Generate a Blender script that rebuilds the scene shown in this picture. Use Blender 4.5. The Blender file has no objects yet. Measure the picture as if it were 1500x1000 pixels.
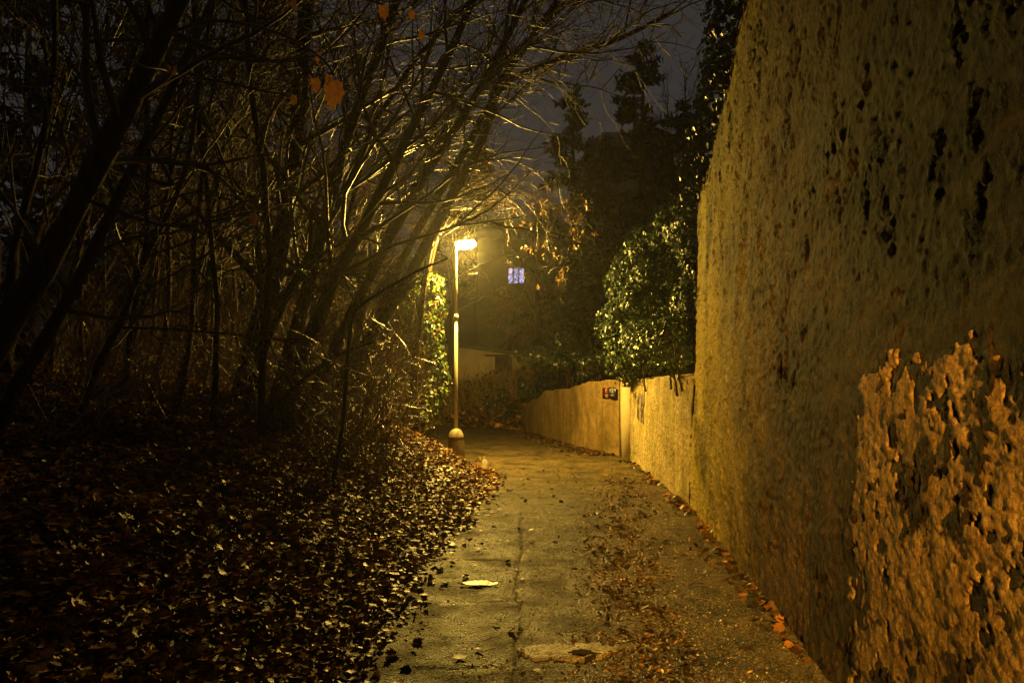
import bpy, math
import numpy as np
from mathutils import Vector

rng = np.random.default_rng(11)
F, CY, CH = 1150.0, 565.0, 1.6
scn = bpy.context.scene
COL = scn.collection


def P(px, py, Y):
    return np.array([(px - 750) / F * Y, Y, CH - (py - CY) / F * Y])


# ------------------------------------------------------------------ noise
def _hash(ix, iy, iz, seed):
    h = (ix.astype(np.uint32) * np.uint32(374761393) + iy.astype(np.uint32) * np.uint32(668265263)
         + iz.astype(np.uint32) * np.uint32(2246822519) + np.uint32(seed * 3266489917 % 4294967296))
    h = (h ^ (h >> np.uint32(13))) * np.uint32(1274126177)
    h = (h ^ (h >> np.uint32(16))) * np.uint32(2654435761)
    h = h ^ (h >> np.uint32(15))
    return h.astype(np.float64) / 4294967295.0


def vnoise(x, y, z=None, seed=0):
    x = np.asarray(x, float); y = np.asarray(y, float)
    z = np.zeros_like(x) if z is None else np.asarray(z, float)
    ix, iy, iz = np.floor(x).astype(np.int64), np.floor(y).astype(np.int64), np.floor(z).astype(np.int64)
    fx, fy, fz = x - ix, y - iy, z - iz
    fx, fy, fz = fx * fx * (3 - 2 * fx), fy * fy * (3 - 2 * fy), fz * fz * (3 - 2 * fz)
    out = 0
    for dx in (0, 1):
        wx = fx if dx else 1 - fx
        for dy in (0, 1):
            wy = fy if dy else 1 - fy
            for dz in (0, 1):
                wz = fz if dz else 1 - fz
                out = out + wx * wy * wz * _hash(ix + dx, iy + dy, iz + dz, seed)
    return out


def fbm(x, y, z=None, seed=0, octv=4, gain=.5):
    a, s, tot = 1.0, 0, 0
    x = np.asarray(x, float); y = np.asarray(y, float)
    zz = None if z is None else np.asarray(z, float)
    for o in range(octv):
        k = 2.03 ** o
        s = s + a * (vnoise(x * k, y * k, None if zz is None else zz * k, seed + 17 * o) - .5)
        tot += a * .5
        a *= gain
    return s / tot            # about -1 .. 1


# ------------------------------------------------------------------ object helpers
BASE = {}


def tag(o, label=None, cat=None, group=None, kind=None):
    if label: o['label'] = label
    if cat: o['category'] = cat
    if group: o['group'] = group
    if kind: o['kind'] = kind
    return o


def thing(name, loc, label, cat, group=None):
    o = bpy.data.objects.new(name, None)
    COL.objects.link(o)
    o.location = loc
    o.empty_display_size = .2
    BASE[o] = np.array(loc, float)
    return tag(o, label, cat, group)


def mesh_obj(name, V, faces, mat, parent=None, base=None, col=None, smooth=True):
    """faces: list of int arrays, each (n,k)."""
    V = np.asarray(V, float)
    off = BASE[parent] if parent is not None else (np.zeros(3) if base is None else np.asarray(base, float))
    me = bpy.data.meshes.new(name)
    faces = [np.asarray(f, np.int32) for f in faces if len(f)]
    nl = sum(f.size for f in faces); nf = sum(len(f) for f in faces)
    me.vertices.add(len(V)); me.loops.add(nl); me.polygons.add(nf)
    me.vertices.foreach_set('co', (V - off).astype(np.float32).ravel())
    me.loops.foreach_set('vertex_index', np.concatenate([f.ravel() for f in faces]).astype(np.int32))
    tot = np.concatenate([np.full(len(f), f.shape[1], np.int32) for f in faces])
    me.polygons.foreach_set('loop_start', (np.cumsum(tot) - tot).astype(np.int32))
    me.update(calc_edges=True)
    me.validate()
    if smooth:
        me.polygons.foreach_set('use_smooth', np.ones(len(me.polygons), bool))
    if col is not None:
        c = np.ones((len(V), 4), np.float32); c[:, :3] = col
        at = me.color_attributes.new('tint', 'FLOAT_COLOR', 'POINT')
        at.data.foreach_set('color', c.ravel())
    me.materials.append(mat)
    o = bpy.data.objects.new(name, me)
    COL.objects.link(o)
    if parent is not None:
        o.parent = parent
        BASE[o] = off
    else:
        o.location = off
        BASE[o] = off
    return o


class MB:
    def __init__(s):
        s.v, s.q, s.t, s.n, s.c = [], [], [], 0, []

    def add(s, V, quads=None, tris=None, col=None):
        V = np.asarray(V, float)
        s.v.append(V)
        if quads is not None and len(quads): s.q.append(np.asarray(quads) + s.n)
        if tris is not None and len(tris): s.t.append(np.asarray(tris) + s.n)
        s.c.append(np.tile((1, 1, 1) if col is None else col, (len(V), 1)) if col is None or np.ndim(col) == 1 else col)
        s.n += len(V)

    def tube(s, pts, rad, sides=6, cap=True):
        pts = np.asarray(pts, float); rad = np.asarray(rad, float)
        n = len(pts)
        d = np.gradient(pts, axis=0)
        d /= np.linalg.norm(d, axis=1)[:, None] + 1e-9
        m = d.mean(0)
        ref = np.eye(3)[np.argmin(np.abs(m))]
        u = np.cross(d, ref); u /= np.linalg.norm(u, axis=1)[:, None] + 1e-9
        w = np.cross(d, u)
        a = np.arange(sides) * 2 * np.pi / sides
        V = pts[:, None] + rad[:, None, None] * (np.cos(a)[None, :, None] * u[:, None] + np.sin(a)[None, :, None] * w[:, None])
        V = V.reshape(-1, 3)
        i = np.arange(n - 1)[:, None] * sides; j = np.arange(sides)[None]; j2 = (j + 1) % sides
        q = np.stack([i + j, i + j2, i + sides + j2, i + sides + j], -1).reshape(-1, 4)
        tr = []
        if cap:
            V = np.vstack([V, pts[0], pts[-1]])
            k = n * sides
            jj = np.arange(sides); jj2 = (jj + 1) % sides
            tr = np.vstack([np.stack([np.full(sides, k), jj2, jj], 1),
                            np.stack([np.full(sides, k + 1), (n - 1) * sides + jj, (n - 1) * sides + jj2], 1)])
        s.add(V, q, tr)

    def box(s, c, size, rot=0.0):
        x, y, z = np.array(size) / 2
        V = np.array([[a * x, b * y, e * z] for e in (-1, 1) for a, b in ((-1, -1), (1, -1), (1, 1), (-1, 1))])
        ca, sa = math.cos(rot), math.sin(rot)
        V = V @ np.array([[ca, sa, 0], [-sa, ca, 0], [0, 0, 1]]) + np.asarray(c)
        s.add(V, [[3, 2, 1, 0], [4, 5, 6, 7], [0, 1, 5, 4], [1, 2, 6, 5], [2, 3, 7, 6], [3, 0, 4, 7]])

    def lathe(s, c, prof, sides=24):
        prof = np.asarray(prof, float)
        a = np.arange(sides) * 2 * np.pi / sides
        V = np.stack([prof[:, 0][:, None] * np.cos(a), prof[:, 0][:, None] * np.sin(a),
                      np.repeat(prof[:, 1][:, None], sides, 1)], -1).reshape(-1, 3) + np.asarray(c)
        n = len(prof)
        i = np.arange(n - 1)[:, None] * sides; j = np.arange(sides)[None]; j2 = (j + 1) % sides
        q = np.stack([i + j, i + j2, i + sides + j2, i + sides + j], -1).reshape(-1, 4)
        s.add(V, q)

    def grid(s, V):
        """V (a,b,3)"""
        a, b = V.shape[:2]
        idx = np.arange(a * b).reshape(a, b)
        q = np.stack([idx[:-1, :-1], idx[1:, :-1], idx[1:, 1:], idx[:-1, 1:]], -1).reshape(-1, 4)
        s.add(V.reshape(-1, 3), q)

    def build(s, name, mat, parent=None, base=None, smooth=True, tint=False):
        V = np.vstack(s.v)
        fs = []
        if s.q: fs.append(np.vstack(s.q))
        if s.t: fs.append(np.vstack(s.t))
        return mesh_obj(name, V, fs, mat, parent, base, np.vstack(s.c) if tint else None, smooth)


# ------------------------------------------------------------------ materials
def nodes(name):
    m = bpy.data.materials.new(name)
    m.use_nodes = True
    nt = m.node_tree
    b = nt.nodes['Principled BSDF']
    return m, nt, b


def N(nt, typ, **kw):
    n = nt.nodes.new(typ)
    for k, v in kw.items():
        if k in n.inputs: n.inputs[k].default_value = v
        else: setattr(n, k, v)
    return n


def noise(nt, vec, scale, detail=5, rough=.6, lac=2.0, dist=0.0):
    n = nt.nodes.new('ShaderNodeTexNoise')
    n.inputs['Scale'].default_value = scale; n.inputs['Detail'].default_value = detail
    n.inputs['Roughness'].default_value = rough; n.inputs['Distortion'].default_value = dist
    nt.links.new(vec, n.inputs['Vector'])
    return n.outputs['Fac']


def ramp(nt, fac, stops):
    r = nt.nodes.new('ShaderNodeValToRGB')
    e = r.color_ramp.elements
    while len(e) < len(stops): e.new(.5)
    for k, (p, c) in enumerate(stops):
        e[k].position = p
        e[k].color = (*c, 1) if len(c) == 3 else c
    nt.links.new(fac, r.inputs['Fac'])
    return r.outputs['Color']


def g(v): return (v, v, v)


def mix(nt, fac, a, b, typ='MIX'):
    m = nt.nodes.new('ShaderNodeMix'); m.data_type = 'RGBA'; m.blend_type = typ
    for s, v in ((m.inputs[0], fac), (m.inputs[6], a), (m.inputs[7], b)):
        if hasattr(v, 'is_linked'): nt.links.new(v, s)
        else: s.default_value = v if not isinstance(v, tuple) else (*v, 1)
    return m.outputs[2]


def math_(nt, op, a, b=0.0):
    m = nt.nodes.new('ShaderNodeMath'); m.operation = op
    for s, v in ((m.inputs[0], a), (m.inputs[1], b)):
        if hasattr(v, 'is_linked'): nt.links.new(v, s)
        else: s.default_value = v
    return m.outputs[0]


def bump(nt, b, h, strength, dist=.02, prev=None):
    n = nt.nodes.new('ShaderNodeBump')
    n.inputs['Strength'].default_value = strength; n.inputs['Distance'].default_value = dist
    nt.links.new(h, n.inputs['Height'])
    if prev: nt.links.new(prev, n.inputs['Normal'])
    nt.links.new(n.outputs[0], b.inputs['Normal'])
    return n.outputs[0]


def coords(nt, stretch=None):
    tc = nt.nodes.new('ShaderNodeTexCoord')
    o = tc.outputs['Object']
    if stretch:
        mp = nt.nodes.new('ShaderNodeMapping'); mp.inputs['Scale'].default_value = stretch
        nt.links.new(o, mp.inputs['Vector']); o = mp.outputs[0]
    return o


def simple(name, c1, c2, scale=8, rough=.7, bs=.4, bscale=40, dist=.01, stretch=None, spec=.5, metal=0.0):
    m, nt, b = nodes(name)
    v = coords(nt, stretch)
    col = ramp(nt, noise(nt, v, scale, 6, .65), [(.3, c1), (.7, c2)])
    nt.links.new(col, b.inputs['Base Color'])
    r = ramp(nt, noise(nt, v, scale * 2.3, 3), [(.3, g(max(rough - .15, .05))), (.7, g(min(rough + .12, 1)))])
    nt.links.new(r, b.inputs['Roughness'])
    b.inputs['Specular IOR Level'].default_value = spec
    b.inputs['Metallic'].default_value = metal
    if bs: bump(nt, b, noise(nt, v, bscale, 6, .7), bs, dist)
    return m


def leafmat(name, rough=.35, spec=.5, trans=.2, crumple=.35):
    m, nt, b = nodes(name)
    at = nt.nodes.new('ShaderNodeAttribute'); at.attribute_name = 'tint'
    v = coords(nt)
    k = ramp(nt, noise(nt, v, 45, 4, .7), [(.3, g(.55)), (.7, g(1.25))])
    col = mix(nt, 1.0, at.outputs['Color'], k, 'MULTIPLY')
    nt.links.new(col, b.inputs['Base Color'])
    b.inputs['Roughness'].default_value = rough
    b.inputs['Specular IOR Level'].default_value = spec
    bump(nt, b, noise(nt, v, 75, 4), crumple, .006 + .012 * (crumple > .5))
    if trans:
        tr = nt.nodes.new('ShaderNodeBsdfTranslucent')
        nt.links.new(col, tr.inputs['Color'])
        ms = nt.nodes.new('ShaderNodeMixShader'); ms.inputs[0].default_value = trans
        nt.links.new(b.outputs[0], ms.inputs[1]); nt.links.new(tr.outputs[0], ms.inputs[2])
        nt.links.new(ms.outputs[0], nt.nodes['Material Output'].inputs['Surface'])
    return m


def emis(name, col, strength):
    m, nt, b = nodes(name)
    b.inputs['Base Color'].default_value = (.02, .02, .02, 1)
    b.inputs['Emission Color'].default_value = (*col, 1)
    b.inputs['Emission Strength'].default_value = strength
    return m


def wall_mat(name, tones, moss, moss_amt, scale=1.0, moss_y=None, dark=.3):
    m, nt, b = nodes(name)
    v = coords(nt)
    big = noise(nt, v, .8 * scale, 5, .6, dist=.6)
    mid = noise(nt, v, 5 * scale, 8, .72, dist=.3)
    sm = noise(nt, v, 26 * scale, 8, .75, dist=.2)
    fine = noise(nt, v, 70, 5, .7)
    st = coords(nt, (8, 8, .7))
    strk = noise(nt, st, .6, 6, .7)
    f = math_(nt, 'ADD', math_(nt, 'MULTIPLY', sm, .6), math_(nt, 'MULTIPLY', mid, .4))
    col = ramp(nt, f, [(.37, tones[0]), (.46, tones[1]), (.54, tones[2]), (.64, tones[3])])
    col = mix(nt, ramp(nt, strk, [(.48, g(0)), (.66, g(.6))]), col, tones[0])
    mo = ramp(nt, noise(nt, v, 1.6, 6, .7), [(.62 - moss_amt, g(0)), (.82 - moss_amt, g(.85))])
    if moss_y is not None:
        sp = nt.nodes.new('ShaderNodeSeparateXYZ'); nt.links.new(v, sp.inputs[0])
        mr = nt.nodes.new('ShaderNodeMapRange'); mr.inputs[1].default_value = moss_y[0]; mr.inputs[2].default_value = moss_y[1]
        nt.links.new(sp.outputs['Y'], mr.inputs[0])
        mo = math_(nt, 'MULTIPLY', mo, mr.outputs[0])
        # shade painted into the colour of the near, upper stretch, broken by noise
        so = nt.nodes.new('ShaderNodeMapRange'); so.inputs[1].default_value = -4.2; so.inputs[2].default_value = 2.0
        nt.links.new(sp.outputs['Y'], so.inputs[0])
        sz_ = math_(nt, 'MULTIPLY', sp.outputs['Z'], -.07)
        near_shade = math_(nt, 'ADD', math_(nt, 'ADD', so.outputs[0], sz_), math_(nt, 'MULTIPLY', noise(nt, v, 1.3, 6, .7, dist=.8), .6))
        near_shade = ramp(nt, near_shade, [(.36, g(.2)), (.80, g(1.0))])
        col = mix(nt, 1.0, col, near_shade, 'MULTIPLY')
    col = mix(nt, mo, col, moss)
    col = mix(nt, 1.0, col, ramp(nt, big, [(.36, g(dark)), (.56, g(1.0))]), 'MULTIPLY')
    col = mix(nt, 1.0, col, ramp(nt, fine, [(.34, g(.3)), (.64, g(1.3))]), 'MULTIPLY')
    nt.links.new(col, b.inputs['Base Color'])
    nt.links.new(ramp(nt, sm, [(.35, g(.7)), (.65, g(.95))]), b.inputs['Roughness'])
    b.inputs['Specular IOR Level'].default_value = .12
    n1 = bump(nt, b, sm, .5, .025)
    bump(nt, b, fine, .75, .014, n1)
    return m


M = {}
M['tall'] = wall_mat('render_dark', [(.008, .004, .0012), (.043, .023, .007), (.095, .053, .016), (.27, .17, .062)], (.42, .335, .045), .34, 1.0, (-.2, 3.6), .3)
M['patch'] = wall_mat('render_pale', [(.04, .022, .008), (.19, .11, .036), (.28, .175, .06), (.36, .25, .10)], (.2, .16, .06), -.1, 1.0, None, .55)
M['low'] = wall_mat('render_yellow', [(.13, .09, .03), (.32, .25, .10), (.43, .35, .16), (.52, .44, .23)], (.23, .22, .035), .12, .8, None, .6)
M['far'] = wall_mat('render_ochre', [(.12, .072, .022), (.20, .13, .042), (.28, .19, .068), (.34, .245, .10)], (.18, .155, .035), .05, .6, None, .45)
M['post'] = simple('plaster_cream', (.26, .215, .10), (.33, .28, .14), 3, .75, .25, 60, .004)
M['soil'] = simple('soil', (.012, .009, .006), (.05, .033, .018), 5, .6, .9, 22, .05)
M['bark'] = simple('bark', (.012, .008, .004), (.05, .033, .016), 9, .7, 1.0, 30, .02, (3, 3, .45), .08)
M['barkdark'] = simple('bark_wet', (.008, .006, .004), (.03, .02, .011), 9, .65, 1.0, 34, .015, (3, 3, .5), .08)
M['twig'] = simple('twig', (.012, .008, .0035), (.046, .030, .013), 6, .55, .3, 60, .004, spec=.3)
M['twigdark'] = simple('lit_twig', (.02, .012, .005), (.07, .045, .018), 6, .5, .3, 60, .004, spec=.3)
M['dry'] = simple('dry_stem', (.14, .085, .025), (.34, .22, .075), 3, .4, .2, 60, .004, spec=.6)
M['brush'] = simple('brush_stem', (.035, .021, .008), (.12, .072, .026), 3, .35, .2, 60, .004, spec=.7)
m, nt, b = nodes('water_drop'); b.inputs['Base Color'].default_value = (.55, .55, .58, 1); b.inputs['Roughness'].default_value = .12; M['drop'] = m  # pale opaque colour stands in for the white glint on the drops
M['litter'] = leafmat('wet_leaf', .42, .12, .06, .4)
M['dead'] = leafmat('dead_leaf', .4, .5, .35)
M['ivy'] = leafmat('ivy_leaf', .34, .36, .06)
M['needle'] = leafmat('needle', .5, .3, .1)
M['basedark'] = simple('dark_concrete', (.045, .03, .01), (.17, .12, .04), 6, .6, .7, 30, .02)  # base body concrete, darker than the dome above it
M['concrete'] = simple('concrete', (.04, .03, .016), (.30, .25, .15), 9, .7, .6, 30, .02)
M['steel'] = simple('painted_steel', (.25, .24, .18), (.36, .34, .26), 5, .35, .1, 60, .002, spec=.6)
M['housing'] = simple('lamp_housing', (.12, .12, .12), (.2, .2, .2), 5, .4, 0)
M['glow'] = emis('lamp_glass', (1.0, .62, .10), 6500)
M['dim_plaster'] = simple('dark_plaster', (.10, .09, .075), (.17, .15, .125), 2, .8, .3, 20, .02)
M['hut'] = simple('hut_plaster', (.42, .33, .17), (.6, .48, .27), 2.2, .8, .4, 14, .03)
M['slate'] = simple('slate', (.04, .04, .042), (.1, .1, .105), 5, .5, .5, 12, .03)
M['black'] = simple('dark_opening', (.006, .005, .004), (.012, .01, .008), 5, .6, 0)
M['wood'] = simple('old_wood', (.03, .02, .012), (.08, .055, .03), 6, .6, .4, 40, .01, (6, 6, .6))
M['red'] = simple('red_enamel', (.075, .006, .004), (.10, .01, .006), 30, .3, 0)
M['blue'] = simple('blue_enamel', (.012, .014, .04), (.02, .024, .06), 30, .3, 0)
M['white'] = simple('white_enamel', (.28, .27, .24), (.36, .35, .3), 30, .35, 0)
M['ink'] = simple('violet_spray', (.06, .045, .09), (.12, .09, .15), 20, .6, 0)
M['scrap'] = simple('pale_scrap', (.5, .45, .33), (.7, .64, .5), 20, .45, .3, 60, .003)
M['capp'] = simple('bottle_cap', (.6, .58, .5), (.7, .68, .6), 20, .4, 0)

# asphalt
m, nt, b = nodes('asphalt')
v = coords(nt)
vo = N(nt, 'ShaderNodeTexVoronoi', Scale=75.0); nt.links.new(v, vo.inputs['Vector'])
fine = noise(nt, v, 140, 4, .7)
big = noise(nt, v, 1.3, 6, .65)
col = ramp(nt, vo.outputs['Color'], [(.15, (.010, .007, .003)), (.6, (.075, .054, .02)), (.93, (.34, .265, .12))])
col = mix(nt, ramp(nt, big, [(.40, g(0)), (.66, g(.6))]), col, (.15, .108, .04))
col = mix(nt, 1.0, col, ramp(nt, fine, [(.3, g(.5)), (.7, g(1.25))]), 'MULTIPLY')
nt.links.new(col, b.inputs['Base Color'])
col = mix(nt, 1.0, col, ramp(nt, noise(nt, v, 1.7, 7, .68, dist=.8), [(.38, g(.38)), (.56, g(1.1))]), 'MULTIPLY')
nt.links.new(col, b.inputs['Base Color'])
nt.links.new(ramp(nt, noise(nt, v, 2.2, 5, .6), [(.38, g(.34)), (.6, g(.68))]), b.inputs['Roughness'])
b.inputs['Specular IOR Level'].default_value = .13
n1 = bump(nt, b, vo.outputs['Distance'], .9, .02)
bump(nt, b, fine, .9, .01, n1)
M['asphalt'] = m

# clear plastic and drink: thin walls that let the lamp shine through
def see_through(name, col, rough, k):
    m, nt, b = nodes(name)
    b.inputs['Base Color'].default_value = (*col, 1); b.inputs['Roughness'].default_value = rough
    tr = nt.nodes.new('ShaderNodeBsdfTranslucent'); tr.inputs['Color'].default_value = (*col, 1)
    ms = nt.nodes.new('ShaderNodeMixShader'); ms.inputs[0].default_value = k
    nt.links.new(b.outputs[0], ms.inputs[1]); nt.links.new(tr.outputs[0], ms.inputs[2])
    nt.links.new(ms.outputs[0], nt.nodes['Material Output'].inputs['Surface'])
    return m


M['pet'] = see_through('clear_plastic', (.85, .84, .72), .12, .7)
M['drink'] = see_through('amber_drink', (.55, .2, .03), .15, .6)

# lit window: a lamp-lit room with a patterned net curtain, cool light
m, nt, b = nodes('lit_curtain')
v = coords(nt)
pat = ramp(nt, noise(nt, v, 7, 3, .6, dist=1.2), [(.42, (.05, .04, .12)), (.56, (.62, .6, 1.0))])
b.inputs['Base Color'].default_value = (.1, .1, .1, 1)
nt.links.new(pat, b.inputs['Emission Color']); b.inputs['Emission Strength'].default_value = 1.1
M['lit'] = m

# ------------------------------------------------------------------ plan of the lane
YR = np.array([-8, 2.3, 4.5, 5.4, 7.2, 9.7, 10.3, 12, 16.7])
XR = np.array([1.25, 1.55, 1.757, 1.86, 2.02, 2.30, 2.335, 2.40, 2.54])
def wall_x(y): return np.interp(y, YR, XR)
def wall_top(y): return 4.0 + .42 * (10.25 - y)


LE = np.array([(-1.2, -10), (-1.1, -4), (-1.05, 3), (-.99, 4.2), (-.905, 7), (-.68, 9.4), (-.42, 12.5), (-.42, 13.9), (-.75, 15.1), (-1.3, 16.5),
               (-2.2, 19.5), (-4, 23.5), (-8, 26.5), (-26, 28.5)], float)
RE = np.array([(1.2, -10), (1.37, -4), (1.6, 3), (1.74, 4.2), (2.0, 7), (2.27, 9.4), (2.41, 12.5), (2.46, 13.9), (2.5, 15.1), (2.54, 16.9),
               (1.77, 20.4), (.49, 28), (-3.2, 33.2), (-26, 36)], float)


def seg_dist(x, y, poly):
    best = np.full(np.shape(x), 1e9); by = np.zeros(np.shape(x))
    for (x0, y0), (x1, y1) in zip(poly[:-1], poly[1:]):
        dx, dy = x1 - x0, y1 - y0
        t = np.clip(((x - x0) * dx + (y - y0) * dy) / (dx * dx + dy * dy), 0, 1)
        d = np.hypot(x - x0 - t * dx, y - y0 - t * dy)
        m_ = d < best
        best = np.where(m_, d, best); by = np.where(m_, y0 + t * dy, by)
    return best, by


POLY = np.vstack([LE, RE[::-1]])


def inside(x, y):
    c = np.zeros(np.shape(x), bool)
    n = len(POLY)
    for i in range(n):
        x0, y0 = POLY[i]; x1, y1 = POLY[(i + 1) % n]
        if y0 == y1: continue
        cr = ((y0 > y) != (y1 > y)) & (x < (x1 - x0) * (y - y0) / (y1 - y0) + x0)
        c ^= cr
    return c


def height(x, y):
    x = np.asarray(x, float); y = np.asarray(y, float)
    dl, _ = seg_dist(x, y, LE); dr, yr = seg_dist(x, y, RE)
    ins = inside(x, y)
    lump = fbm(x * .8, y * .8, seed=3) * .10 + fbm(x * 3, y * 3, seed=5, octv=3) * .035
    left = 1.55 * (1 - np.exp(-dl / 2.4)) + .06 * dl + lump * np.clip(dl / .8, 0, 1)
    behind = np.clip(np.interp(yr, [9.8, 10.6, 17, 20, 26, 29], [3.6, 1.5, 1.4, 1.25, .7, .1]), 0, 9)
    far = 1.2 * (1 - np.exp(-dr / 2.2)) + .3 * np.clip(dr - 3, 0, 50)
    right = np.maximum(np.where(dr > .52, behind, -.03), 0) * np.where(yr < 29, 1, 0) + np.where(yr < 26, .2 * np.clip(dr - .4, 0, 60), far) + lump * np.clip(dr / 1.5, 0, 1)
    h = np.where(dl < dr, left, right)
    h = np.where(ins, -.04, h)
    return h


# ground sheet
gx = np.linspace(-70, 70, 467); gy = np.linspace(-14, 96, 367)
GX, GY = np.meshgrid(gx, gy, indexing='ij')
GZ = height(GX, GY)
mb = MB(); mb.grid(np.stack([GX, GY, GZ], -1)); 
tag(mb.build('ground', M['soil']), kind='structure')

# lane
def resample(E, s):
    k = np.arange(len(E))
    return np.stack([np.interp(s, k, E[:, 0]), np.interp(s, k, E[:, 1])], -1)


s = np.concatenate([np.linspace(0, 2, 60, endpoint=False), np.linspace(2, 5, 420, endpoint=False),
                    np.linspace(5, 9, 260, endpoint=False), np.linspace(9, 13, 160)])
t = np.linspace(-.07, 1.03, 150)
A, B = resample(LE, s), resample(RE, s)
XY = A[:, None] * (1 - t)[None, :, None] + B[:, None] * t[None, :, None]
RX, RY = XY[..., 0], XY[..., 1]


def road_z(x, y):
    z = .012 + fbm(x * 1.3, y * 1.3, seed=21, octv=4) * .022 + fbm(x * 9, y * 9, seed=22, octv=3) * .008 + fbm(x * 30, y * 30, seed=25, octv=2) * .006
    j = .03 + .10 * (y - 5) / 4 + .06 * fbm(y * 1.3, y * 0 + 3.1, seed=8) + .02 * fbm(y * 7, y * 0, seed=18)
    w = np.clip((10.5 - y) / 1.5, 0, 1)
    z = z - w * .016 * np.exp(-((x - j) / .016) ** 2) * (fbm(y * 1.7, y * 0 + 8, seed=14) > -.25) - w * .006 * (x > j)
    for yy, xa, xb in ((4.4, -.6, .1), (5.1, .05, .6), (5.75, -.7, .05), (6.35, -.45, 1.0), (7.2, -.6, .1), (8.1, -.3, .7), (9.6, -.4, .9)):
        tr = yy + .09 * fbm(x * 2.2, x * 0 + yy, seed=9)
        z = z - .012 * np.exp(-((y - tr) / .02) ** 2) * ((x > xa) & (x < xb))
    z = z - .11 * np.exp(-(((x - .42) / .10) ** 2 + ((y - 4.63) / .075) ** 2))
    z = z - .03 * np.exp(-(((x - .95) / .35) ** 2 + ((y - 6.9) / .5) ** 2))
    return z


mb = MB(); mb.grid(np.stack([RX, RY, road_z(RX, RY)], -1))
tag(mb.build('lane', M['asphalt']), kind='structure')

# pale concrete repair round the pothole
a = np.linspace(0, 2 * np.pi, 60, endpoint=False)
rr = 1 + .55 * fbm(np.cos(a) * 2 + 7, np.sin(a) * 2, seed=31, gain=.7) + .16 * fbm(np.cos(a) * 9, np.sin(a) * 9, seed=37)
outer = np.stack([.33 + .27 * rr * np.cos(a) + .06 * np.sin(a), 4.68 + .15 * rr * np.sin(a)], -1)
ir = (1 + .35 * fbm(np.cos(a) * 3, np.sin(a) * 3, seed=36, gain=.7)) / (np.abs(np.cos(a)) + np.abs(np.sin(a))) ** .9
inner = np.stack([.42 + .11 * ir * np.cos(a), 4.63 + .075 * ir * np.sin(a)], -1)
zb = float(np.percentile(road_z(outer[:, 0], outer[:, 1]), 80))
rings = []
for k, w in enumerate((1.0, .95, .8, .6, .4, .2, .0)):
    q = outer * w + inner * (1 - w)
    q = q + .012 * np.stack([fbm(q[:, 0] * 20, q[:, 1] * 20, seed=51), fbm(q[:, 0] * 20, q[:, 1] * 20, seed=52)], -1)
    z = zb + .012 + .007 * fbm(q[:, 0] * 4, q[:, 1] * 4, seed=34) + .010 * fbm(q[:, 0] * 22, q[:, 1] * 22, seed=33)
    if k == 0: z = road_z(q[:, 0], q[:, 1]) - .004
    rings.append(np.column_stack([q, z]))
hole = [rings[-1] + (0, 0, .001)]
for w, dz in ((.9, -.03), (.7, -.055), (.3, -.06), (.01, -.05)):
    hole.append(np.column_stack([(rings[-1][:, :2] - (.42, 4.63)) * w + (.42, 4.63), np.full(len(a), zb + .010 + dz) + .01 * fbm(a * 4, a * 0, seed=56)]))
def ring_mesh(rg):
    Vv = np.array(rg); Vv = np.concatenate([Vv, Vv[:, :1]], 1)
    mb = MB(); mb.grid(Vv); return mb
m, nt, b = nodes('concrete_repair'); v = coords(nt)
vo = N(nt, 'ShaderNodeTexVoronoi', Scale=95.0); nt.links.new(v, vo.inputs['Vector'])
col = ramp(nt, vo.outputs['Color'], [(.2, (.14, .10, .04)), (.5, (.34, .27, .13)), (.9, (.55, .46, .27))])
col = mix(nt, 1.0, col, ramp(nt, noise(nt, v, 9, 6, .7), [(.34, g(.4)), (.5, g(1.0))]), 'MULTIPLY')
nt.links.new(col, b.inputs['Base Color']); b.inputs['Roughness'].default_value = .5
n1 = bump(nt, b, vo.outputs['Distance'], .9, .02); bump(nt, b, noise(nt, v, 60, 6, .7), .8, .015, n1)
M['repair'] = m
tag(ring_mesh(rings).build('concrete_patch', M['repair']), kind='structure')
tag(ring_mesh(hole).build('pothole', M['soil']), kind='structure')

# ------------------------------------------------------------------ walls
def wall_strip(ys, zs_fn, nz, amp, seed, xfun, batter, thick, seedz=0):
    ny = len(ys)
    tt = np.linspace(0, 1, nz)
    Y = np.repeat(ys[:, None], nz, 1)
    top = zs_fn(ys)
    top = top + .05 * fbm(ys * 3, ys * 0 + 1.7, seed=seed + 2)
    Z = -.08 + (top[:, None] + .08) * tt[None]
    d = fbm(Y * 1.2, Z * 1.2, seed=seed, octv=3) * .04 + fbm(Y * 12, Z * 16, seed=seed + 1, octv=3, gain=.75) * amp * .8
    if xfun is wall_x and batter > .02: d = d * np.interp(Y, [2.5, 7.5], [.45, 1.0])
    d = d + np.clip(fbm(Y * 24, Z * 30, seed=seed + 5, octv=2), 0, 1) * amp * .6
    fl = fbm(Y * 6, Z * 3.6, seed=seed + 11, octv=5, gain=.72)
    d = d + amp * .40 * (np.clip((fl - .22) / .05, 0, 1) + np.clip((fl - .36) / .05, 0, 1))
    X = xfun(Y) + batter * np.clip(Z, 0, 9) - d
    front = np.stack([X, Y, Z], -1)
    tp = front[:, -1:].copy()
    rows = [front]
    for k in (.3, .65, 1.0):
        r = tp.copy(); r[..., 0] += thick * k; r[..., 2] += .05 * math.sin(k * 3.1) + .02 * fbm(ys[:, None] * 5, ys[:, None] * 0 + k * 9, seed=seed + 7)
        rows.append(r)
    r = rows[-1].copy(); r[..., 2] = -.08; rows.append(r)
    G = np.concatenate(rows, 1)
    return G


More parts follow.
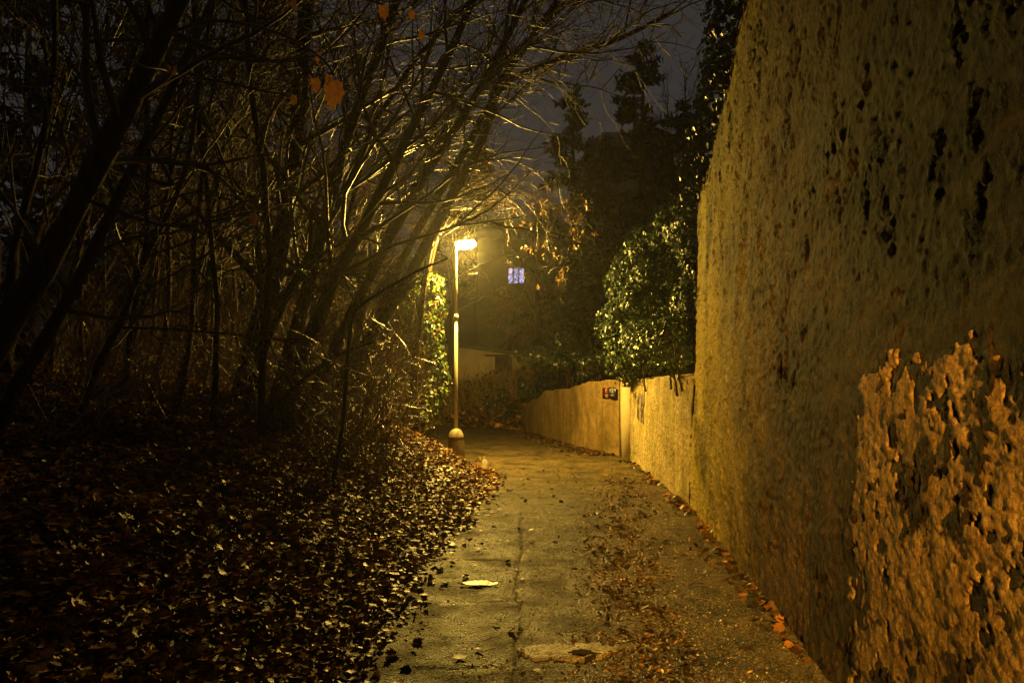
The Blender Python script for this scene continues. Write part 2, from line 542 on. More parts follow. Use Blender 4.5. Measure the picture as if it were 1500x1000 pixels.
def closed_wall(G):
    mb = MB(); mb.grid(G)
    for e, flip in ((0, 1), (-1, 0)):
        ring = G[e]; c = ring.mean(0)
        V = np.vstack([ring, c]); n = len(ring); j = np.arange(n); j2 = (j + 1) % n
        tr = np.stack([j, j2, np.full(n, n)], 1)
        mb.add(V, None, tr if flip else tr[:, ::-1])
    return mb


ys = np.concatenate([np.linspace(-6, 1.8, 60, endpoint=False), np.linspace(1.8, 10.25, 640)])
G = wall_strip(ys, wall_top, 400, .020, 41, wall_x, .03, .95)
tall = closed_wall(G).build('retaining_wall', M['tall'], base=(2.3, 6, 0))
tag(tall, 'tall leaning wall of dark crumbling plaster on the right of the lane', 'wall')

# the paler coat of render still sticking to the near end, its own raised skin
ny, nz = 420, 260
py_ = np.linspace(1.2, 4.7, ny); pz_ = np.linspace(-.05, 2.2, nz)
PY, PZ = np.meshgrid(py_, pz_, indexing='ij')
d0 = fbm(PY * 1.2, PZ * 1.2, seed=41, octv=3) * .04 * np.interp(PY, [2.5, 7.5], [.45, 1.0])
nz1 = fbm(PY * 8, PZ * 12, seed=63, octv=4, gain=.7)
nz2 = fbm(PY * 2.5, PZ * 2.5, seed=64, octv=3)
edge = np.minimum(4.05 - .12 * PZ - PY, 1.72 + .12 * np.sin(PY * 3) - PZ) + .20 * nz1 + .26 * nz2
holes = fbm(PY * 8, PZ * 8, seed=67, octv=5, gain=.65)
msk = (edge > 0) & (holes < .42 - .25 * np.clip(.35 - edge, 0, .35) / .35)
PX = wall_x(PY) + .03 * np.clip(PZ, 0, 9) - d0 - .009 - .012 * nz1 - .006 * fbm(PY * 24, PZ * 32, seed=70, octv=2)
V = np.stack([PX, PY, PZ], -1)
idx = np.arange(ny * nz).reshape(ny, nz)
q = np.stack([idx[:-1, :-1], idx[1:, :-1], idx[1:, 1:], idx[:-1, 1:]], -1).reshape(-1, 4)
keep = msk.ravel()[q].all(1)
q = q[keep]
V = V.reshape(-1, 3)
# skirt: edge vertices pushed back into the wall so the coat has thickness
cnt = np.bincount(q.ravel(), minlength=len(V))
V[(cnt > 0) & (cnt < 4), 0] += .012
used = np.unique(q); remap = -np.ones(len(V), int); remap[used] = np.arange(len(used))
mesh_obj('plaster_coat', V[used], [remap[q]], M['patch'], tall)

ys = np.linspace(10.27, 16.75, 420)
G = wall_strip(ys, lambda y: 1.72 + 0 * y, 110, .019, 83, wall_x, .012, .95)
low = closed_wall(G).build('garden_wall', M['low'], base=(2.5, 13, 0))
tag(low, 'low yellow plaster wall with green algae under the ivy bush', 'wall')
# scribble on the low wall
def scribble(px0, py0, w, h, k, parent, Yc):
    mb = MB()
    r2 = np.random.default_rng(k)
    for i in range(5):
        n = 9
        yy = Yc + (i - 2) * w / 5 + np.cumsum(r2.normal(0, .05, n))
        zz = np.linspace(py0 + h, py0, n) + r2.normal(0, .05, n)
        xx = wall_x(yy) + .012 * zz - .022 - fbm(yy * 1.2, zz * 1.2, seed=83, octv=3) * .04
        mb.tube(np.stack([xx, yy, zz], -1), np.full(n, .011), 5)
    return mb.build('graffiti', M['ink'], parent)
tag(scribble(0, .95, 1.2, .5, 5, low, 15.2), 'faint violet scribble')

# gatepost
gp = thing('gatepost', (2.62, 17.45, 0), 'smooth cream gatepost between the yellow wall and the ochre wall', 'gatepost')
mb = MB(); mb.box((2.62, 17.55, .83), (.36, .36, 1.80)); mb.build('shaft', M['post'], gp, smooth=False)
mb = MB(); mb.box((2.62, 17.55, 1.765), (.43, .43, .07)); mb.build('coping', M['post'], gp, smooth=False)

# far ochre wall following the bend
fp = np.array([(2.44, 17.85), (1.80, 20.3), (1.05, 24.5), (.52, 27.7), (.35, 29.0), (.6, 30.2)])
fs = np.linspace(0, 5, 200)
fx, fy = np.interp(fs, range(6), fp[:, 0]), np.interp(fs, range(6), fp[:, 1])
ft = np.interp(fs, range(6), [1.72, 1.66, 1.38, .98, .72, .45]) + .1 * fbm(fs * 3, fs * 0, seed=90)
tt = np.linspace(0, 1, 60)
Z = -.1 + (ft[:, None] + .1) * tt[None]
D = fbm(fs[:, None] * 6, Z * 2, seed=91, octv=4) * .025 + fbm(fs[:, None] * 20, Z * 9, seed=92, octv=3) * .008
tx, ty = np.gradient(fx), np.gradient(fy); ln = np.hypot(tx, ty); nx, nyv = ty / ln, -tx / ln     # outward to the lane: -x side
sgn = -1
X = fx[:, None] + sgn * D * -nx[:, None] * -1; Yy = fy[:, None] + sgn * D * -nyv[:, None] * -1
front = np.stack([X, Yy, Z], -1)
tp = front[:, -1:]
back = tp.copy(); back[..., 0] += .9 * np.abs(nx[:, None]); back[..., 1] += .9 * np.abs(nyv[:, None])
bot = back.copy(); bot[..., 2] = -.1
farw = closed_wall(np.concatenate([front, back, bot], 1)).build('boundary_wall', M['far'], base=(1.4, 22, 0))
tag(farw, 'low ochre wall curving away left beyond the gatepost', 'wall')

# number plates
def plate(px, py, w, hgt, matl, name, label, marks):
    fr = .42
    p = P(px, py, 18.3)
    yy = np.interp(p[0], [1.80, 2.44], [20.3, 17.85])
    p = P(px, py, yy)
    ang = math.atan2(20.3 - 17.85, 1.80 - 2.44)          # wall direction
    ux = np.array([-math.cos(ang), -math.sin(ang), 0]); n = np.array([-abs(ux[1]), -abs(ux[0]), 0])
    n = np.array([ux[1], -ux[0], 0]); n = n if n[0] < 0 else -n
    n /= np.linalg.norm(n)
    p = p + n * .05
    o = thing(name, p, label, 'number plate')
    def slab(cx, cz, sw, sh, th, off):
        c = p + ux * cx + np.array([0, 0, cz]) + n * off
        V = [c + ux * a * sw / 2 + np.array([0, 0, bb * sh / 2]) + n * e * th / 2 for e in (-1, 1) for a, bb in ((-1, -1), (1, -1), (1, 1), (-1, 1))]
        return V, [[3, 2, 1, 0], [4, 5, 6, 7], [0, 1, 5, 4], [1, 2, 6, 5], [2, 3, 7, 6], [3, 0, 4, 7]]
    mb = MB(); mb.add(*slab(0, 0, w, hgt, .016, 0)); mb.build('panel', matl, o, smooth=False)
    mb = MB()
    for (cx, cz, sw, sh) in marks: mb.add(*slab(cx * w, cz * hgt, sw * w, sh * hgt, .004, .011))
    mb.build('numeral', M['white'], o, smooth=False)
    return o
plate(891.5, 575.5, .50, .24, M['red'], 'number_plate', 'red house number plate on the ochre wall',
      [(-.05, .17, .07, .42), (.03, .36, .14, .06), (-.02, -.2, .42, .06), (0, -.36, .34, .06)])
plate(899.5, 574.5, .42, .24, M['blue'], 'number_plate', 'dark blue house number plate beside the gatepost',
      [(-.22, .15, .1, .44), (.0, .3, .1, .2), (.1, .34, .24, .07), (.2, .24, .09, .16), (.1, .12, .2, .08), (.03, .02, .09, .16), (.14, -.05, .3, .07), (0, -.28, .5, .06)])


# ------------------------------------------------------------------ leaf scatter
def maple():
    o = [(0, -.42), (.17, -.36), (.36, -.42), (.40, -.20), (.58, -.02), (.43, .10), (.44, .38), (.25, .33), (0, .62)]
    pts = o + [(-x, y) for x, y in o[-2:0:-1]]
    pts = np.array(pts)
    V = np.column_stack([pts, .18 * np.abs(pts[:, 0]) + .16 * pts[:, 1] ** 2])
    V = np.vstack([V, (0, -.05, 0)])
    n = len(pts); j = np.arange(n)
    return V, np.stack([j, (j + 1) % n, np.full(n, n)], 1)


def ivyleaf():
    pts = np.array([(0, -.45), (.40, -.36), (.34, -.02), (.12, .12), (0, .58), (-.12, .12), (-.34, -.02), (-.40, -.36)])
    V = np.column_stack([pts, .22 * np.abs(pts[:, 0]) - .12 * pts[:, 1] ** 2])
    V = np.vstack([V, (0, -.1, 0)])
    n = len(pts); j = np.arange(n)
    return V, np.stack([j, (j + 1) % n, np.full(n, n)], 1)


def oval():
    pts = np.array([(0, -.5), (.2, -.2), (.18, .15), (0, .5), (-.18, .15), (-.2, -.2)])
    V = np.column_stack([pts, .3 * np.abs(pts[:, 0]) - .2 * pts[:, 1] ** 2])
    return V, np.array([(0, 1, 2), (0, 2, 3), (0, 3, 4), (0, 4, 5)])


def rand_rot(n, r, tilt):
    """random spin about z then tilt about a random horizontal axis (degrees std)."""
    a = r.uniform(0, 2 * np.pi, n); b_ = r.uniform(0, 2 * np.pi, n); c = np.radians(r.normal(0, tilt, n))
    z = np.zeros(n); o = np.ones(n)
    Rz = np.stack([np.cos(a), -np.sin(a), z, np.sin(a), np.cos(a), z, z, z, o], -1).reshape(n, 3, 3)
    kx, ky = np.cos(b_), np.sin(b_)
    C, S = np.cos(c), np.sin(c); t_ = 1 - C
    Rt = np.stack([C + kx * kx * t_, kx * ky * t_, ky * S, kx * ky * t_, C + ky * ky * t_, -kx * S, -ky * S, kx * S, C], -1).reshape(n, 3, 3)
    return Rt @ Rz


def orient(n_, r, spread):
    """rotations whose z axis is near given normals n_ (k,3), spun at random."""
    k = len(n_)
    zz = n_ + r.normal(0, spread, (k, 3)); zz /= np.linalg.norm(zz, axis=1)[:, None]
    rv = r.normal(0, 1, (k, 3)); rv[:, 2] -= 1.3            # leaf tips hang down
    yy = rv - (rv * zz).sum(1)[:, None] * zz; yy /= np.linalg.norm(yy, axis=1)[:, None]
    xx = np.cross(yy, zz)
    return np.stack([xx, yy, zz], -1)


def scatter(mb, tmpl, pos, rot, size, col, r, jit=.12):
    V, T = tmpl
    n, k = len(pos), len(V)
    L = V[None] * (1 + r.normal(0, jit, (n, k, 1)))
    L = L * np.asarray(size).reshape(n, 1, 1)
    L[..., 2] *= r.uniform(.2, 2.0, (n, 1))
    W = np.einsum('nij,nkj->nki', rot, L) + pos[:, None]
    T2 = (T[None] + (np.arange(n) * k)[:, None, None]).reshape(-1, 3)
    mb.add(W.reshape(-1, 3), None, T2, np.repeat(col, k, 0))


def palette(cols, n, r, var=.3):
    c = np.array(cols)[r.integers(0, len(cols), n)]
    return c * np.exp(r.normal(0, var, (n, 1)))


BROWN = [(.13, .056, .012), (.19, .086, .019), (.075, .034, .009), (.28, .145, .03), (.035, .018, .006), (.12, .046, .010), (.36, .21, .045)]
LANE = [(.032, .020, .008), (.05, .031, .012), (.02, .013, .006), (.075, .046, .017)]
r = np.random.default_rng(5)
# litter on the bank
mb = MB()
nb = 135000
lx = r.uniform(-13, -.1, nb * 2); ly = 2.2 + 20 * r.uniform(0, 1, nb * 2) ** 1.35
dl, _ = seg_dist(lx, ly, LE); ins = inside(lx, ly)
ok = (~ins & (lx < 0) & (ly < 24) & (r.uniform(0, 1, len(lx)) < np.clip(1.25 - dl / 14, .25, 1))) | (ins & (dl < .02 + np.abs(r.normal(0, .16, len(lx)))))
ok &= lx > -.75 * ly - 1.2
lx, ly = lx[ok][:nb], ly[ok][:nb]
n = len(lx)
hz = np.where(inside(lx, ly), road_z(lx, ly), height(lx, ly)) + .008 + .035 * r.uniform(0, 1, n) ** 2
sz = r.uniform(.026, .070, n)
scatter(mb, maple(), np.column_stack([lx, ly, hz]), rand_rot(n, r, 36), sz, palette(BROWN, n, r, .35), r)
tag(mb.build('fallen_leaves', M['litter'], tint=True), 'wet brown fallen leaves covering the bank left of the lane', 'leaves', kind='stuff')

# litter on the lane: chopped leaves in the wheel track, a drift along the wall foot
mb = MB()
n = 12000
ly = 3.2 + 11 * r.uniform(0, 1, n) ** 1.5
cx = np.interp(ly, [3, 4.2, 6.4, 9.4, 12, 15], [.72, .74, .95, 1.25, 1.75, 2.0])
lx = cx + r.normal(0, .22, n) * np.interp(ly, [3, 8, 14], [1.1, 1.0, 1.6])
cl = fbm(lx * 3, ly * 2, seed=77, octv=3)
ok = (cl + r.normal(0, .35, n) > .05) & (lx < wall_x(ly) - .1)
lx, ly = lx[ok], ly[ok]; n = len(lx)
scatter(mb, oval(), np.column_stack([lx, ly, road_z(lx, ly) + .006]), rand_rot(n, r, 28), r.uniform(.008, .042, n), palette(BROWN + LANE + [(.3, .22, .1)], n, r, .4), r)
n = 2600
ly = 3.2 + 10 * r.uniform(0, 1, n) ** 1.4
lx = np.interp(ly, [3, 4.2, 6.4, 9.4, 12, 15], [.72, .74, .98, 1.3, 1.75, 2.0]) + r.normal(0, .2, n)
ok = (fbm(lx * 4, ly * 2.5, seed=79, octv=3) > .12) & (lx < wall_x(ly) - .1)
lx, ly = lx[ok], ly[ok]; n = len(lx)
scatter(mb, oval(), np.column_stack([lx, ly, road_z(lx, ly) + .004 + .02 * r.uniform(0, 1, n)]), rand_rot(n, r, 45), r.uniform(.03, .075, n), palette(LANE + [(.02, .012, .005)], n, r, .4), r)
n = 240
ly = r.uniform(3, 15, n); lx = r.uniform(-.7, 2.1, n)
ok = lx < wall_x(ly) - .15
lx, ly = lx[ok], ly[ok]; n = len(lx)
scatter(mb, maple(), np.column_stack([lx, ly, road_z(lx, ly) + .012]), rand_rot(n, r, 32), r.uniform(.025, .075, n), palette(LANE, n, r, .4), r)
n = 900
ly = 3 + 13.5 * r.uniform(0, 1, n); lx = wall_x(ly) - .03 - np.abs(r.normal(0, .09, n))
ok = fbm(ly * 2.4, ly * 0, seed=71, octv=3) + r.normal(0, .3, n) > .0
lx, ly = lx[ok], ly[ok]; n = len(lx)
scatter(mb, maple(), np.column_stack([lx, ly, road_z(lx, ly) + .012 + .03 * r.uniform(0, 1, n)]), rand_rot(n, r, 40), r.uniform(.03, .085, n), palette(LANE + BROWN[:3], n, r, .4), r)
tag(mb.build('leaf_debris', M['litter'], tint=True), 'chopped wet leaves and grit in the wheel track of the lane', 'debris', kind='stuff')

# grit
mb = MB()
n = 5000
ly = 3.1 + 8 * r.uniform(0, 1, n) ** 1.6
lx = np.where(r.uniform(0, 1, n) < .6, np.interp(ly, [3, 6.4, 12], [.75, .95, 1.7]) + r.normal(0, .35, n), r.uniform(-.9, 1.7, n))
ok = (lx < wall_x(ly) - .05); lx, ly = lx[ok], ly[ok]; n = len(lx)
oct_v = np.array([(1, 0, 0), (-1, 0, 0), (0, 1, 0), (0, -1, 0), (0, 0, .7), (0, 0, -.7)]) * .5
oct_t = np.array([(0, 2, 4), (2, 1, 4), (1, 3, 4), (3, 0, 4), (2, 0, 5), (1, 2, 5), (3, 1, 5), (0, 3, 5)])
scatter(mb, (oct_v, oct_t), np.column_stack([lx, ly, road_z(lx, ly) + .002]), rand_rot(n, r, 60), .006 + .016 * r.uniform(0, 1, n) ** 3, palette([(.2, .17, .12), (.1, .08, .06), (.38, .33, .24)], n, r, .3), r, .3)
M['grit'] = leafmat('grit_stone', .45, .5, 0)
tag(mb.build('grit', M['grit'], tint=True, smooth=False), 'loose grit on the worn asphalt', 'grit', kind='stuff')

# pale flat scrap on the asphalt
c = P(702, 860, 6.25); sx = np.linspace(-.15, .15, 14)
up = .03 * (1 - (sx / .16) ** 2) * (1 + 1.2 * fbm(sx * 30, sx * 0, seed=4)); dn = -.025 * (1 - (sx / .16) ** 2)
zz = .03 + .012 * fbm(sx * 9, sx * 0 + 2, seed=6)
rows = [np.column_stack([c[0] + sx, c[1] + w, zz + e]) for w, e in ((dn, 0), (up * 2, .012), (up * 2, .006), (dn, -.006))]
mb = MB(); mb.grid(np.stack(rows + [rows[0]], 1))
tag(mb.build('bark_scrap', M['scrap'], base=(c[0], c[1], .02)), 'pale flat scrap of bark lying on the asphalt', 'scrap')

# ------------------------------------------------------------------ street lamp
LX, LY = (668 - 750) / F * 15.6, 15.6
lamp = thing('street_lamp', (LX, LY, 0), 'lit yellow street lamp on a thin pole beside the bend', 'street lamp')
mb = MB()
mb.lathe((LX, LY, 0), [(.0, -.2), (.185, -.2), (.183, .0), (.172, .3), (.16, .5), (.152, .58), (.135, .65), (.105, .71), (.06, .745), (.038, .755), (0, .755)], 28)
cb = mb.build('concrete_base', M['basedark'], lamp)
mb = MB(); mb.lathe((LX, LY, 0), [(.156, .57), (.158, .585), (.139, .653), (.108, .714), (.06, .749), (.04, .759)], 28)
mb.build('dome', M['concrete'], cb)
mb = MB(); mb.tube([(LX, LY, .74), (LX, LY, 1.6), (LX, LY, 2.93)], [.038, .036, .036], 14)
pole = mb.build('pole', M['steel'], lamp)
mb = MB(); mb.lathe((LX, LY, 2.9), [(.036, 0), (.05, .01), (.05, .08), (.034, .12), (.03, .12)], 16); mb.build('collar', M['steel'], pole)
mb = MB(); mb.tube([(LX, LY, 3.0), (LX, LY, 3.6), (LX, LY, 4.26), (LX + .02, LY, 4.33), (LX + .06, LY, 4.36)], [.028, .027, .026, .026, .028], 12)
mb.build('upper_pole', M['steel'], lamp)
# head: tilted oval bowl under a small cap
def ellip(c, rx, ry, rz, nu, nv, tilt, lo=-1, hi=1):
    th = np.linspace(math.acos(np.clip(hi, -1, 1)), math.acos(np.clip(lo, -1, 1)), nv); ph = np.linspace(0, 2 * np.pi, nu)
    V = np.stack([rx * np.sin(th)[:, None] * np.cos(ph), ry * np.sin(th)[:, None] * np.sin(ph), rz * np.cos(th)[:, None] + 0 * ph], -1)
    ct, st_ = math.cos(tilt), math.sin(tilt)
    x = V[..., 0] * ct - V[..., 2] * st_; z = V[..., 0] * st_ + V[..., 2] * ct
    return np.stack([x, V[..., 1], z], -1) + np.asarray(c)
hc = P(682, 358, 15.6); hc[1] = LY
mb = MB(); mb.grid(ellip(hc, .20, .12, .092, 17, 9, .10, -1, .52)); mb.build('glass_bowl', M['glow'], lamp)
mb = MB(); mb.grid(ellip(hc + np.array([-.012, 0, .012]),   .21, .125, .098, 17, 6, .10, .42, 1)); mb.build('lamp_housing', M['housing'], lamp)

# plastic bottle
bc = P(710, 697, 13.95); bz = .012
bt = thing('plastic_bottle', (bc[0], bc[1], bz), 'clear plastic bottle with a little amber drink beside the lamp', 'bottle')
k = .33
mb = MB(); mb.lathe((bc[0], bc[1], bz), np.array([(.149, .30), (.149, .33), (.132, .38), (.125, .5), (.148, .62), (.15, .7), (.12, .80), (.05, .90), (.045, .94)]) * k, 20)
mb.build('bottle_body', M['pet'], bt)
mb = MB(); mb.lathe((bc[0], bc[1], bz), np.array([(0, 0), (.13, 0), (.15, .03), (.15, .299), (0, .299)]) * k, 20)
mb.build('drink', M['drink'], bt)
mb = MB(); mb.lathe((bc[0], bc[1], bz), np.array([(.152, .30), (.156, .305), (.156, .345), (.15, .35)]) * k, 20)
mb.build('label_band', M['white'], bt)
mb = MB(); mb.lathe((bc[0], bc[1], bz), np.array([(0, 1.0), (.055, 1.0), (.058, .99), (.058, .925), (.05, .92)]) * k, 16)
mb.build('cap', M['capp'], bt)

# stiff dry stalk bent beside the bottle
mb = MB()
st0 = P(686, 684, 14.6)
mb.tube([st0, P(692, 676, 14.5), P(703, 669, 14.4), P(704, 676, 14.3)], [.007, .006, .006, .004], 5)
mb.tube([P(688, 681, 14.5), P(697, 684, 14.3), P(699, 690, 14.1), P(693, 697, 14.0)], [.006, .006, .005, .004], 5)
mb.tube([P(703, 669, 14.4), P(690, 682, 14.6), P(684, 690, 14.4)], [.005, .005, .006], 5)
tag(mb.build('dry_stalk', M['dry'], base=st0), 'pale bent dry stalk standing between the lamp base and the bottle', 'stalk')


# ------------------------------------------------------------------ trees
def nrm(v_): return v_ / (np.linalg.norm(v_) + 1e-9)


def path(p0, d0, L, n, wob, bias, r):
    pts = [np.asarray(p0, float)]; d = nrm(np.asarray(d0, float)); st = L / (n - 1)
    for i in range(n - 1):
        d = nrm(d + r.normal(0, wob, 3) + np.asarray(bias) * st)
        pts.append(pts[-1] + d * st)
    return np.array(pts)


def spline(ctrl, n):
    ctrl = np.asarray(ctrl, float); k = len(ctrl)
    out = []
    for tq in np.linspace(0, k - 1, n):
        i = min(int(tq), k - 2); f = tq - i
        p0 = ctrl[max(i - 1, 0)]; p1 = ctrl[i]; p2 = ctrl[i + 1]; p3 = ctrl[min(i + 2, k - 1)]
        out.append(.5 * (2 * p1 + (p2 - p0) * f + (2 * p0 - 5 * p1 + 4 * p2 - p3) * f * f + (3 * p1 - p0 - 3 * p2 + p3) * f ** 3))
    return np.array(out)


def over_lane(p):
    """twigs the photograph does not show hanging in the open air round the lamp post."""
    q = p[p[:, 1] > 1]
    if not len(q): return False
    px = 750 + F * q[:, 0] / q[:, 1]; py = CY - F * (q[:, 2] - CH) / q[:, 1]
    return bool(((px > 645) & (px < 800) & (py > 345) & (q[:, 1] < 22)).any())


def branch_out(crown, tips, trunk, rad, r, n1, n2, n3, L1, t0, bias, tw=.0035, spread=1.0):
    cum = np.linspace(0, 1, len(trunk))
    for i in range(n1):
        f = t0 + (1 - t0) * ((i + r.uniform(0, 1)) / n1)
        p = np.array([np.interp(f, cum, trunk[:, k_]) for k_ in range(3)])
        k_ = min(int(f * (len(trunk) - 1)), len(trunk) - 2)
        td = nrm(trunk[k_ + 1] - trunk[k_])
        d = nrm(td * r.uniform(.5, 1.0) + spread * nrm(r.normal(0, 1, 3)) * .9 + np.asarray(bias) * .5)
        L = L1 * (1.15 - .6 * f) * r.uniform(.6, 1.3)
        r1 = max(np.interp(f, cum, rad) * .45, tw * 2)
        b1 = path(p, d, L, 9, .13, bias, r)
        if over_lane(b1): continue
        crown.tube(b1, np.linspace(r1, tw * 1.6, 9), 5, False)
        for j in range(n2):
            f2 = r.uniform(.18, 1); q_ = b1[min(int(f2 * 8), 8)]
            d2 = nrm(nrm(b1[-1] - b1[0]) * .8 + nrm(r.normal(0, 1, 3)) * .8)
            L2 = L * .5 * r.uniform(.5, 1.2)
            b2 = path(q_, d2, L2, 6, .17, np.asarray(bias) * .6, r)
            if over_lane(b2): continue
            crown.tube(b2, np.linspace(max(r1 * .38, tw * 1.4), tw, 6), 4, False)
            tips.append(b2[-1])
            for k3 in range(n3):
                q3 = b2[r.integers(1, 6)]
                d3 = nrm(nrm(b2[-1] - b2[0]) * .8 + nrm(r.normal(0, 1, 3)) * .75)
                b3 = path(q3, d3, L2 * .45 * r.uniform(.4, 1.3), 4, .2, np.zeros(3), r)
                if over_lane(b3): continue
                crown.tube(b3, np.linspace(tw * 1.1, tw * .7, 4), 3, False)
                tips.append(b3[-1])


DROPS = []
def tree_px(pts, Y, w, label, seed, n1=13, n2=7, n3=5, L1=2.6, t0=.3, bias=(.12, 0, .10), extra=None, mat='bark', dY=0.0, tw=.0035, cat='tree', name='bare_tree', group=None, wob=.02, sink=.25):
    r = np.random.default_rng(seed)
    ctrl = [P(a_, b_, Y + dY * i / (len(pts) - 1)) for i, (a_, b_) in enumerate(pts)]
    ctrl[0][2] = min(ctrl[0][2], height(ctrl[0][0], ctrl[0][1]))- sink
    tr = spline(ctrl, 26) 
    tr[1:] += np.cumsum(r.normal(0, wob * .4, (25, 3)), 0) * .3
    r0 = w / 2 / F * Y
    rad = r0 * np.linspace(1.0, .42, 26); rad[0] *= 1.9; rad[1] *= 1.35; rad[2] *= 1.1; rad = rad * np.exp(r.normal(0, .05, 26))
    o = thing(name, ctrl[0] + np.array([0, 0, sink]), label, cat, group)
    mb = MB(); mb.tube(tr, rad, 12); mb.build('trunk', M[mat], o)
    cr = MB(); tips = []
    branch_out(cr, tips, tr, rad, r, n1, n2, n3, L1, t0, np.array(bias), tw)
    if extra:
        for e in extra: cr.tube(spline([P(*q_) for q_ in e], 14), np.linspace(.012, .004, 14), 5, False)
    cr.build('crown', M['twig'], o)
    DROPS.append((o, np.array(tips)[np.array(tips)[:, 2] < 5.5], 160))
    return o, np.array(tips), tr


T1, tips1, _ = tree_px([(-130, 700), (-20, 530), (70, 385), (150, 235), (215, 110), (275, -20), (350, -200)], 4.6, 46, 'thick leaning trunk faintly lit orange at the left edge', 101, n1=11, n2=6, n3=4, L1=1.8, t0=.45, tw=.002,
        extra=[[(240, 50, 4.4), (320, 30, 4.1), (410, 50, 3.8), (470, 85, 3.6), (492, 116, 3.6)], [(300, -60, 4.4), (420, -30, 4.0), (520, -5, 3.8), (562, 8, 3.8)],
               [(190, 150, 4.6), (240, 120, 4.4), (258, 100, 4.3)], [(120, 290, 4.6), (240, 330, 4.6), (330, 320, 4.7), (368, 312, 4.7)]])
tree_px([(-60, 720), (10, 590), (60, 500), (112, 405), (170, 290), (240, 150), (330, -40)], 5.6, 24, 'narrower trunk leaning parallel behind the thick orange one', 102, n1=11, n2=6, n3=4, L1=1.9, t0=.4, tw=.0025)
tree_px([(60, 700), (112, 620), (140, 540), (178, 465), (210, 380), (270, 250), (300, 60), (330, -80)], 7.2, 13, 'thin crooked stem curving up from the dark leaf bank', 103, n1=11, L1=1.8, tw=.003)
tree_px([(170, 585), (185, 530), (207, 455), (226, 370), (250, 250), (300, 80), (330, -60)], 11, 11, 'slim pale trunk with a lit flank left of the stout tree', 104, n1=12, L1=2.2, mat='bark')
tree_px([(345, 630), (362, 560), (385, 470), (408, 380), (428, 260), (440, 140), (455, -60)], 11, 44, 'stout dark tree with a flared foot on the bank crest', 105, n1=14, n2=8, n3=5, L1=3.0, mat='barkdark')
tree_px([(388, 622), (420, 530), (446, 440), (470, 350), (500, 230), (560, 60), (610, -80)], 10.6, 24, 'straight trunk rising close right of the stout dark tree', 106, n1=14, n2=8, n3=5, L1=2.8)
tree_px([(402, 630), (440, 530), (480, 430), (530, 330), (590, 210), (660, 70), (720, -70)], 10.2, 22, 'leaning trunk, second to the right of the stout dark tree', 107, n1=14, n2=8, n3=5, L1=2.8)
tree_px([(430, 630), (480, 530), (545, 400), (615, 270), (690, 150), (760, 20), (810, -90)], 10.8, 18, 'steeply leaning trunk whose crown reaches over the lane', 108, n1=14, n2=8, n3=6, L1=2.6, bias=(.14, 0, .08), t0=.5)
tree_px([(455, 640), (520, 530), (590, 420), (660, 290), (705, 210), (735, 120), (790, 40), (860, -60)], 11.6, 20, 'forked dark tree arching right against the grey sky', 109, n1=15, n2=8, n3=6, L1=2.8, bias=(.16, 0, .08), t0=.58)
tree_px([(490, 640), (535, 520), (595, 370), (680, 225), (735, 130), (815, 90), (905, 60), (985, 20)], 12.2, 14, 'slender tree with long branches reaching farthest right across the sky', 110, n1=13, n2=7, n3=5, L1=2.0, bias=(.14, 0, .06), t0=.62)
tree_px([(505, 650), (512, 560), (530, 460), (565, 350), (620, 250), (690, 150), (770, 60), (840, -10)], 13.5, 12, 'thin tree curving up from the bank close to the lamp', 111, n1=12, n2=7, n3=5, L1=1.8, bias=(.12, 0, .10), t0=.55)
tree_px([(300, 610), (300, 520), (310, 400), (330, 250), (345, 100), (360, -60)], 13.5, 16, 'upright slim trunk standing behind and left of the stout tree', 112, n1=13, L1=2.6)
# dark sapling in front
tree_px([(470, 755), (488, 700), (500, 630), (512, 484), (524, 450), (561, 424), (602, 400), (655, 378)], 8.0, 7, 'thin black sapling in front, bending right toward the lamp', 113, n1=8, n2=5, n3=3, L1=.55, bias=(.1, 0, .1), t0=.12, cat='sapling', name='sapling', mat='barkdark', sink=.08)
tree_px([(350, 660), (395, 605), (430, 568), (470, 535), (505, 515), (550, 500)], 9.2, 8, 'low bare sapling sprawling right across the bank', 114, n1=9, n2=5, n3=3, L1=.6, bias=(.12, 0, .06), t0=.2, cat='sapling', name='sapling', mat='barkdark', sink=.08)
tree_px([(500, 690), (520, 655), (545, 630), (570, 615), (600, 606)], 11.5, 6, 'small crooked sapling low on the leaf bank near the lamp', 115, n1=8, n2=4, n3=3, L1=.3, bias=(.1, 0, .1), t0=.2, cat='sapling', name='sapling', mat='barkdark', sink=.08)

# withered maple leaves still hanging from the near tree
r = np.random.default_rng(15)
def hang_leaf(px, py, Y, size, parent):
    p = P(px, py, Y)
    V, T = maple()
    c = np.array([(.36, .16, .03)]) * r.uniform(.8, 1.2)
    Rm = orient(np.array([(r.normal(0, .4), -1.0, .2)]), r, .2)
    Rm[0][:, 1] = nrm(np.array([r.normal(0, .15), 0.05, -1.0])); Rm[0][:, 0] = nrm(np.cross(Rm[0][:, 1], Rm[0][:, 2])); Rm[0][:, 2] = np.cross(Rm[0][:, 0], Rm[0][:, 1])
    mb = MB(); scatter(mb, (V * (.72, 1.1, 1.6), T), p[None], Rm, [size], c, r, .05)
    mb.build('withered_leaf', M['dead'], parent, tint=True)
for a_ in [(491, 136, 3.6, .125), (463, 124, 3.7, .07), (481, 116, 3.6, .045), (563, 19, 3.8, .07), (434, 6, 3.8, .06), (467, 84, 3.7, .05), (602, 22, 3.8, .05), (620, 52, 3.8, .05),
           (258, 104, 4.3, .05), (246, 100, 4.3, .04), (170, 76, 4.4, .05), (371, 320, 4.7, .07), (430, 146, 3.8, .05)]:
    hang_leaf(*a_, T1)


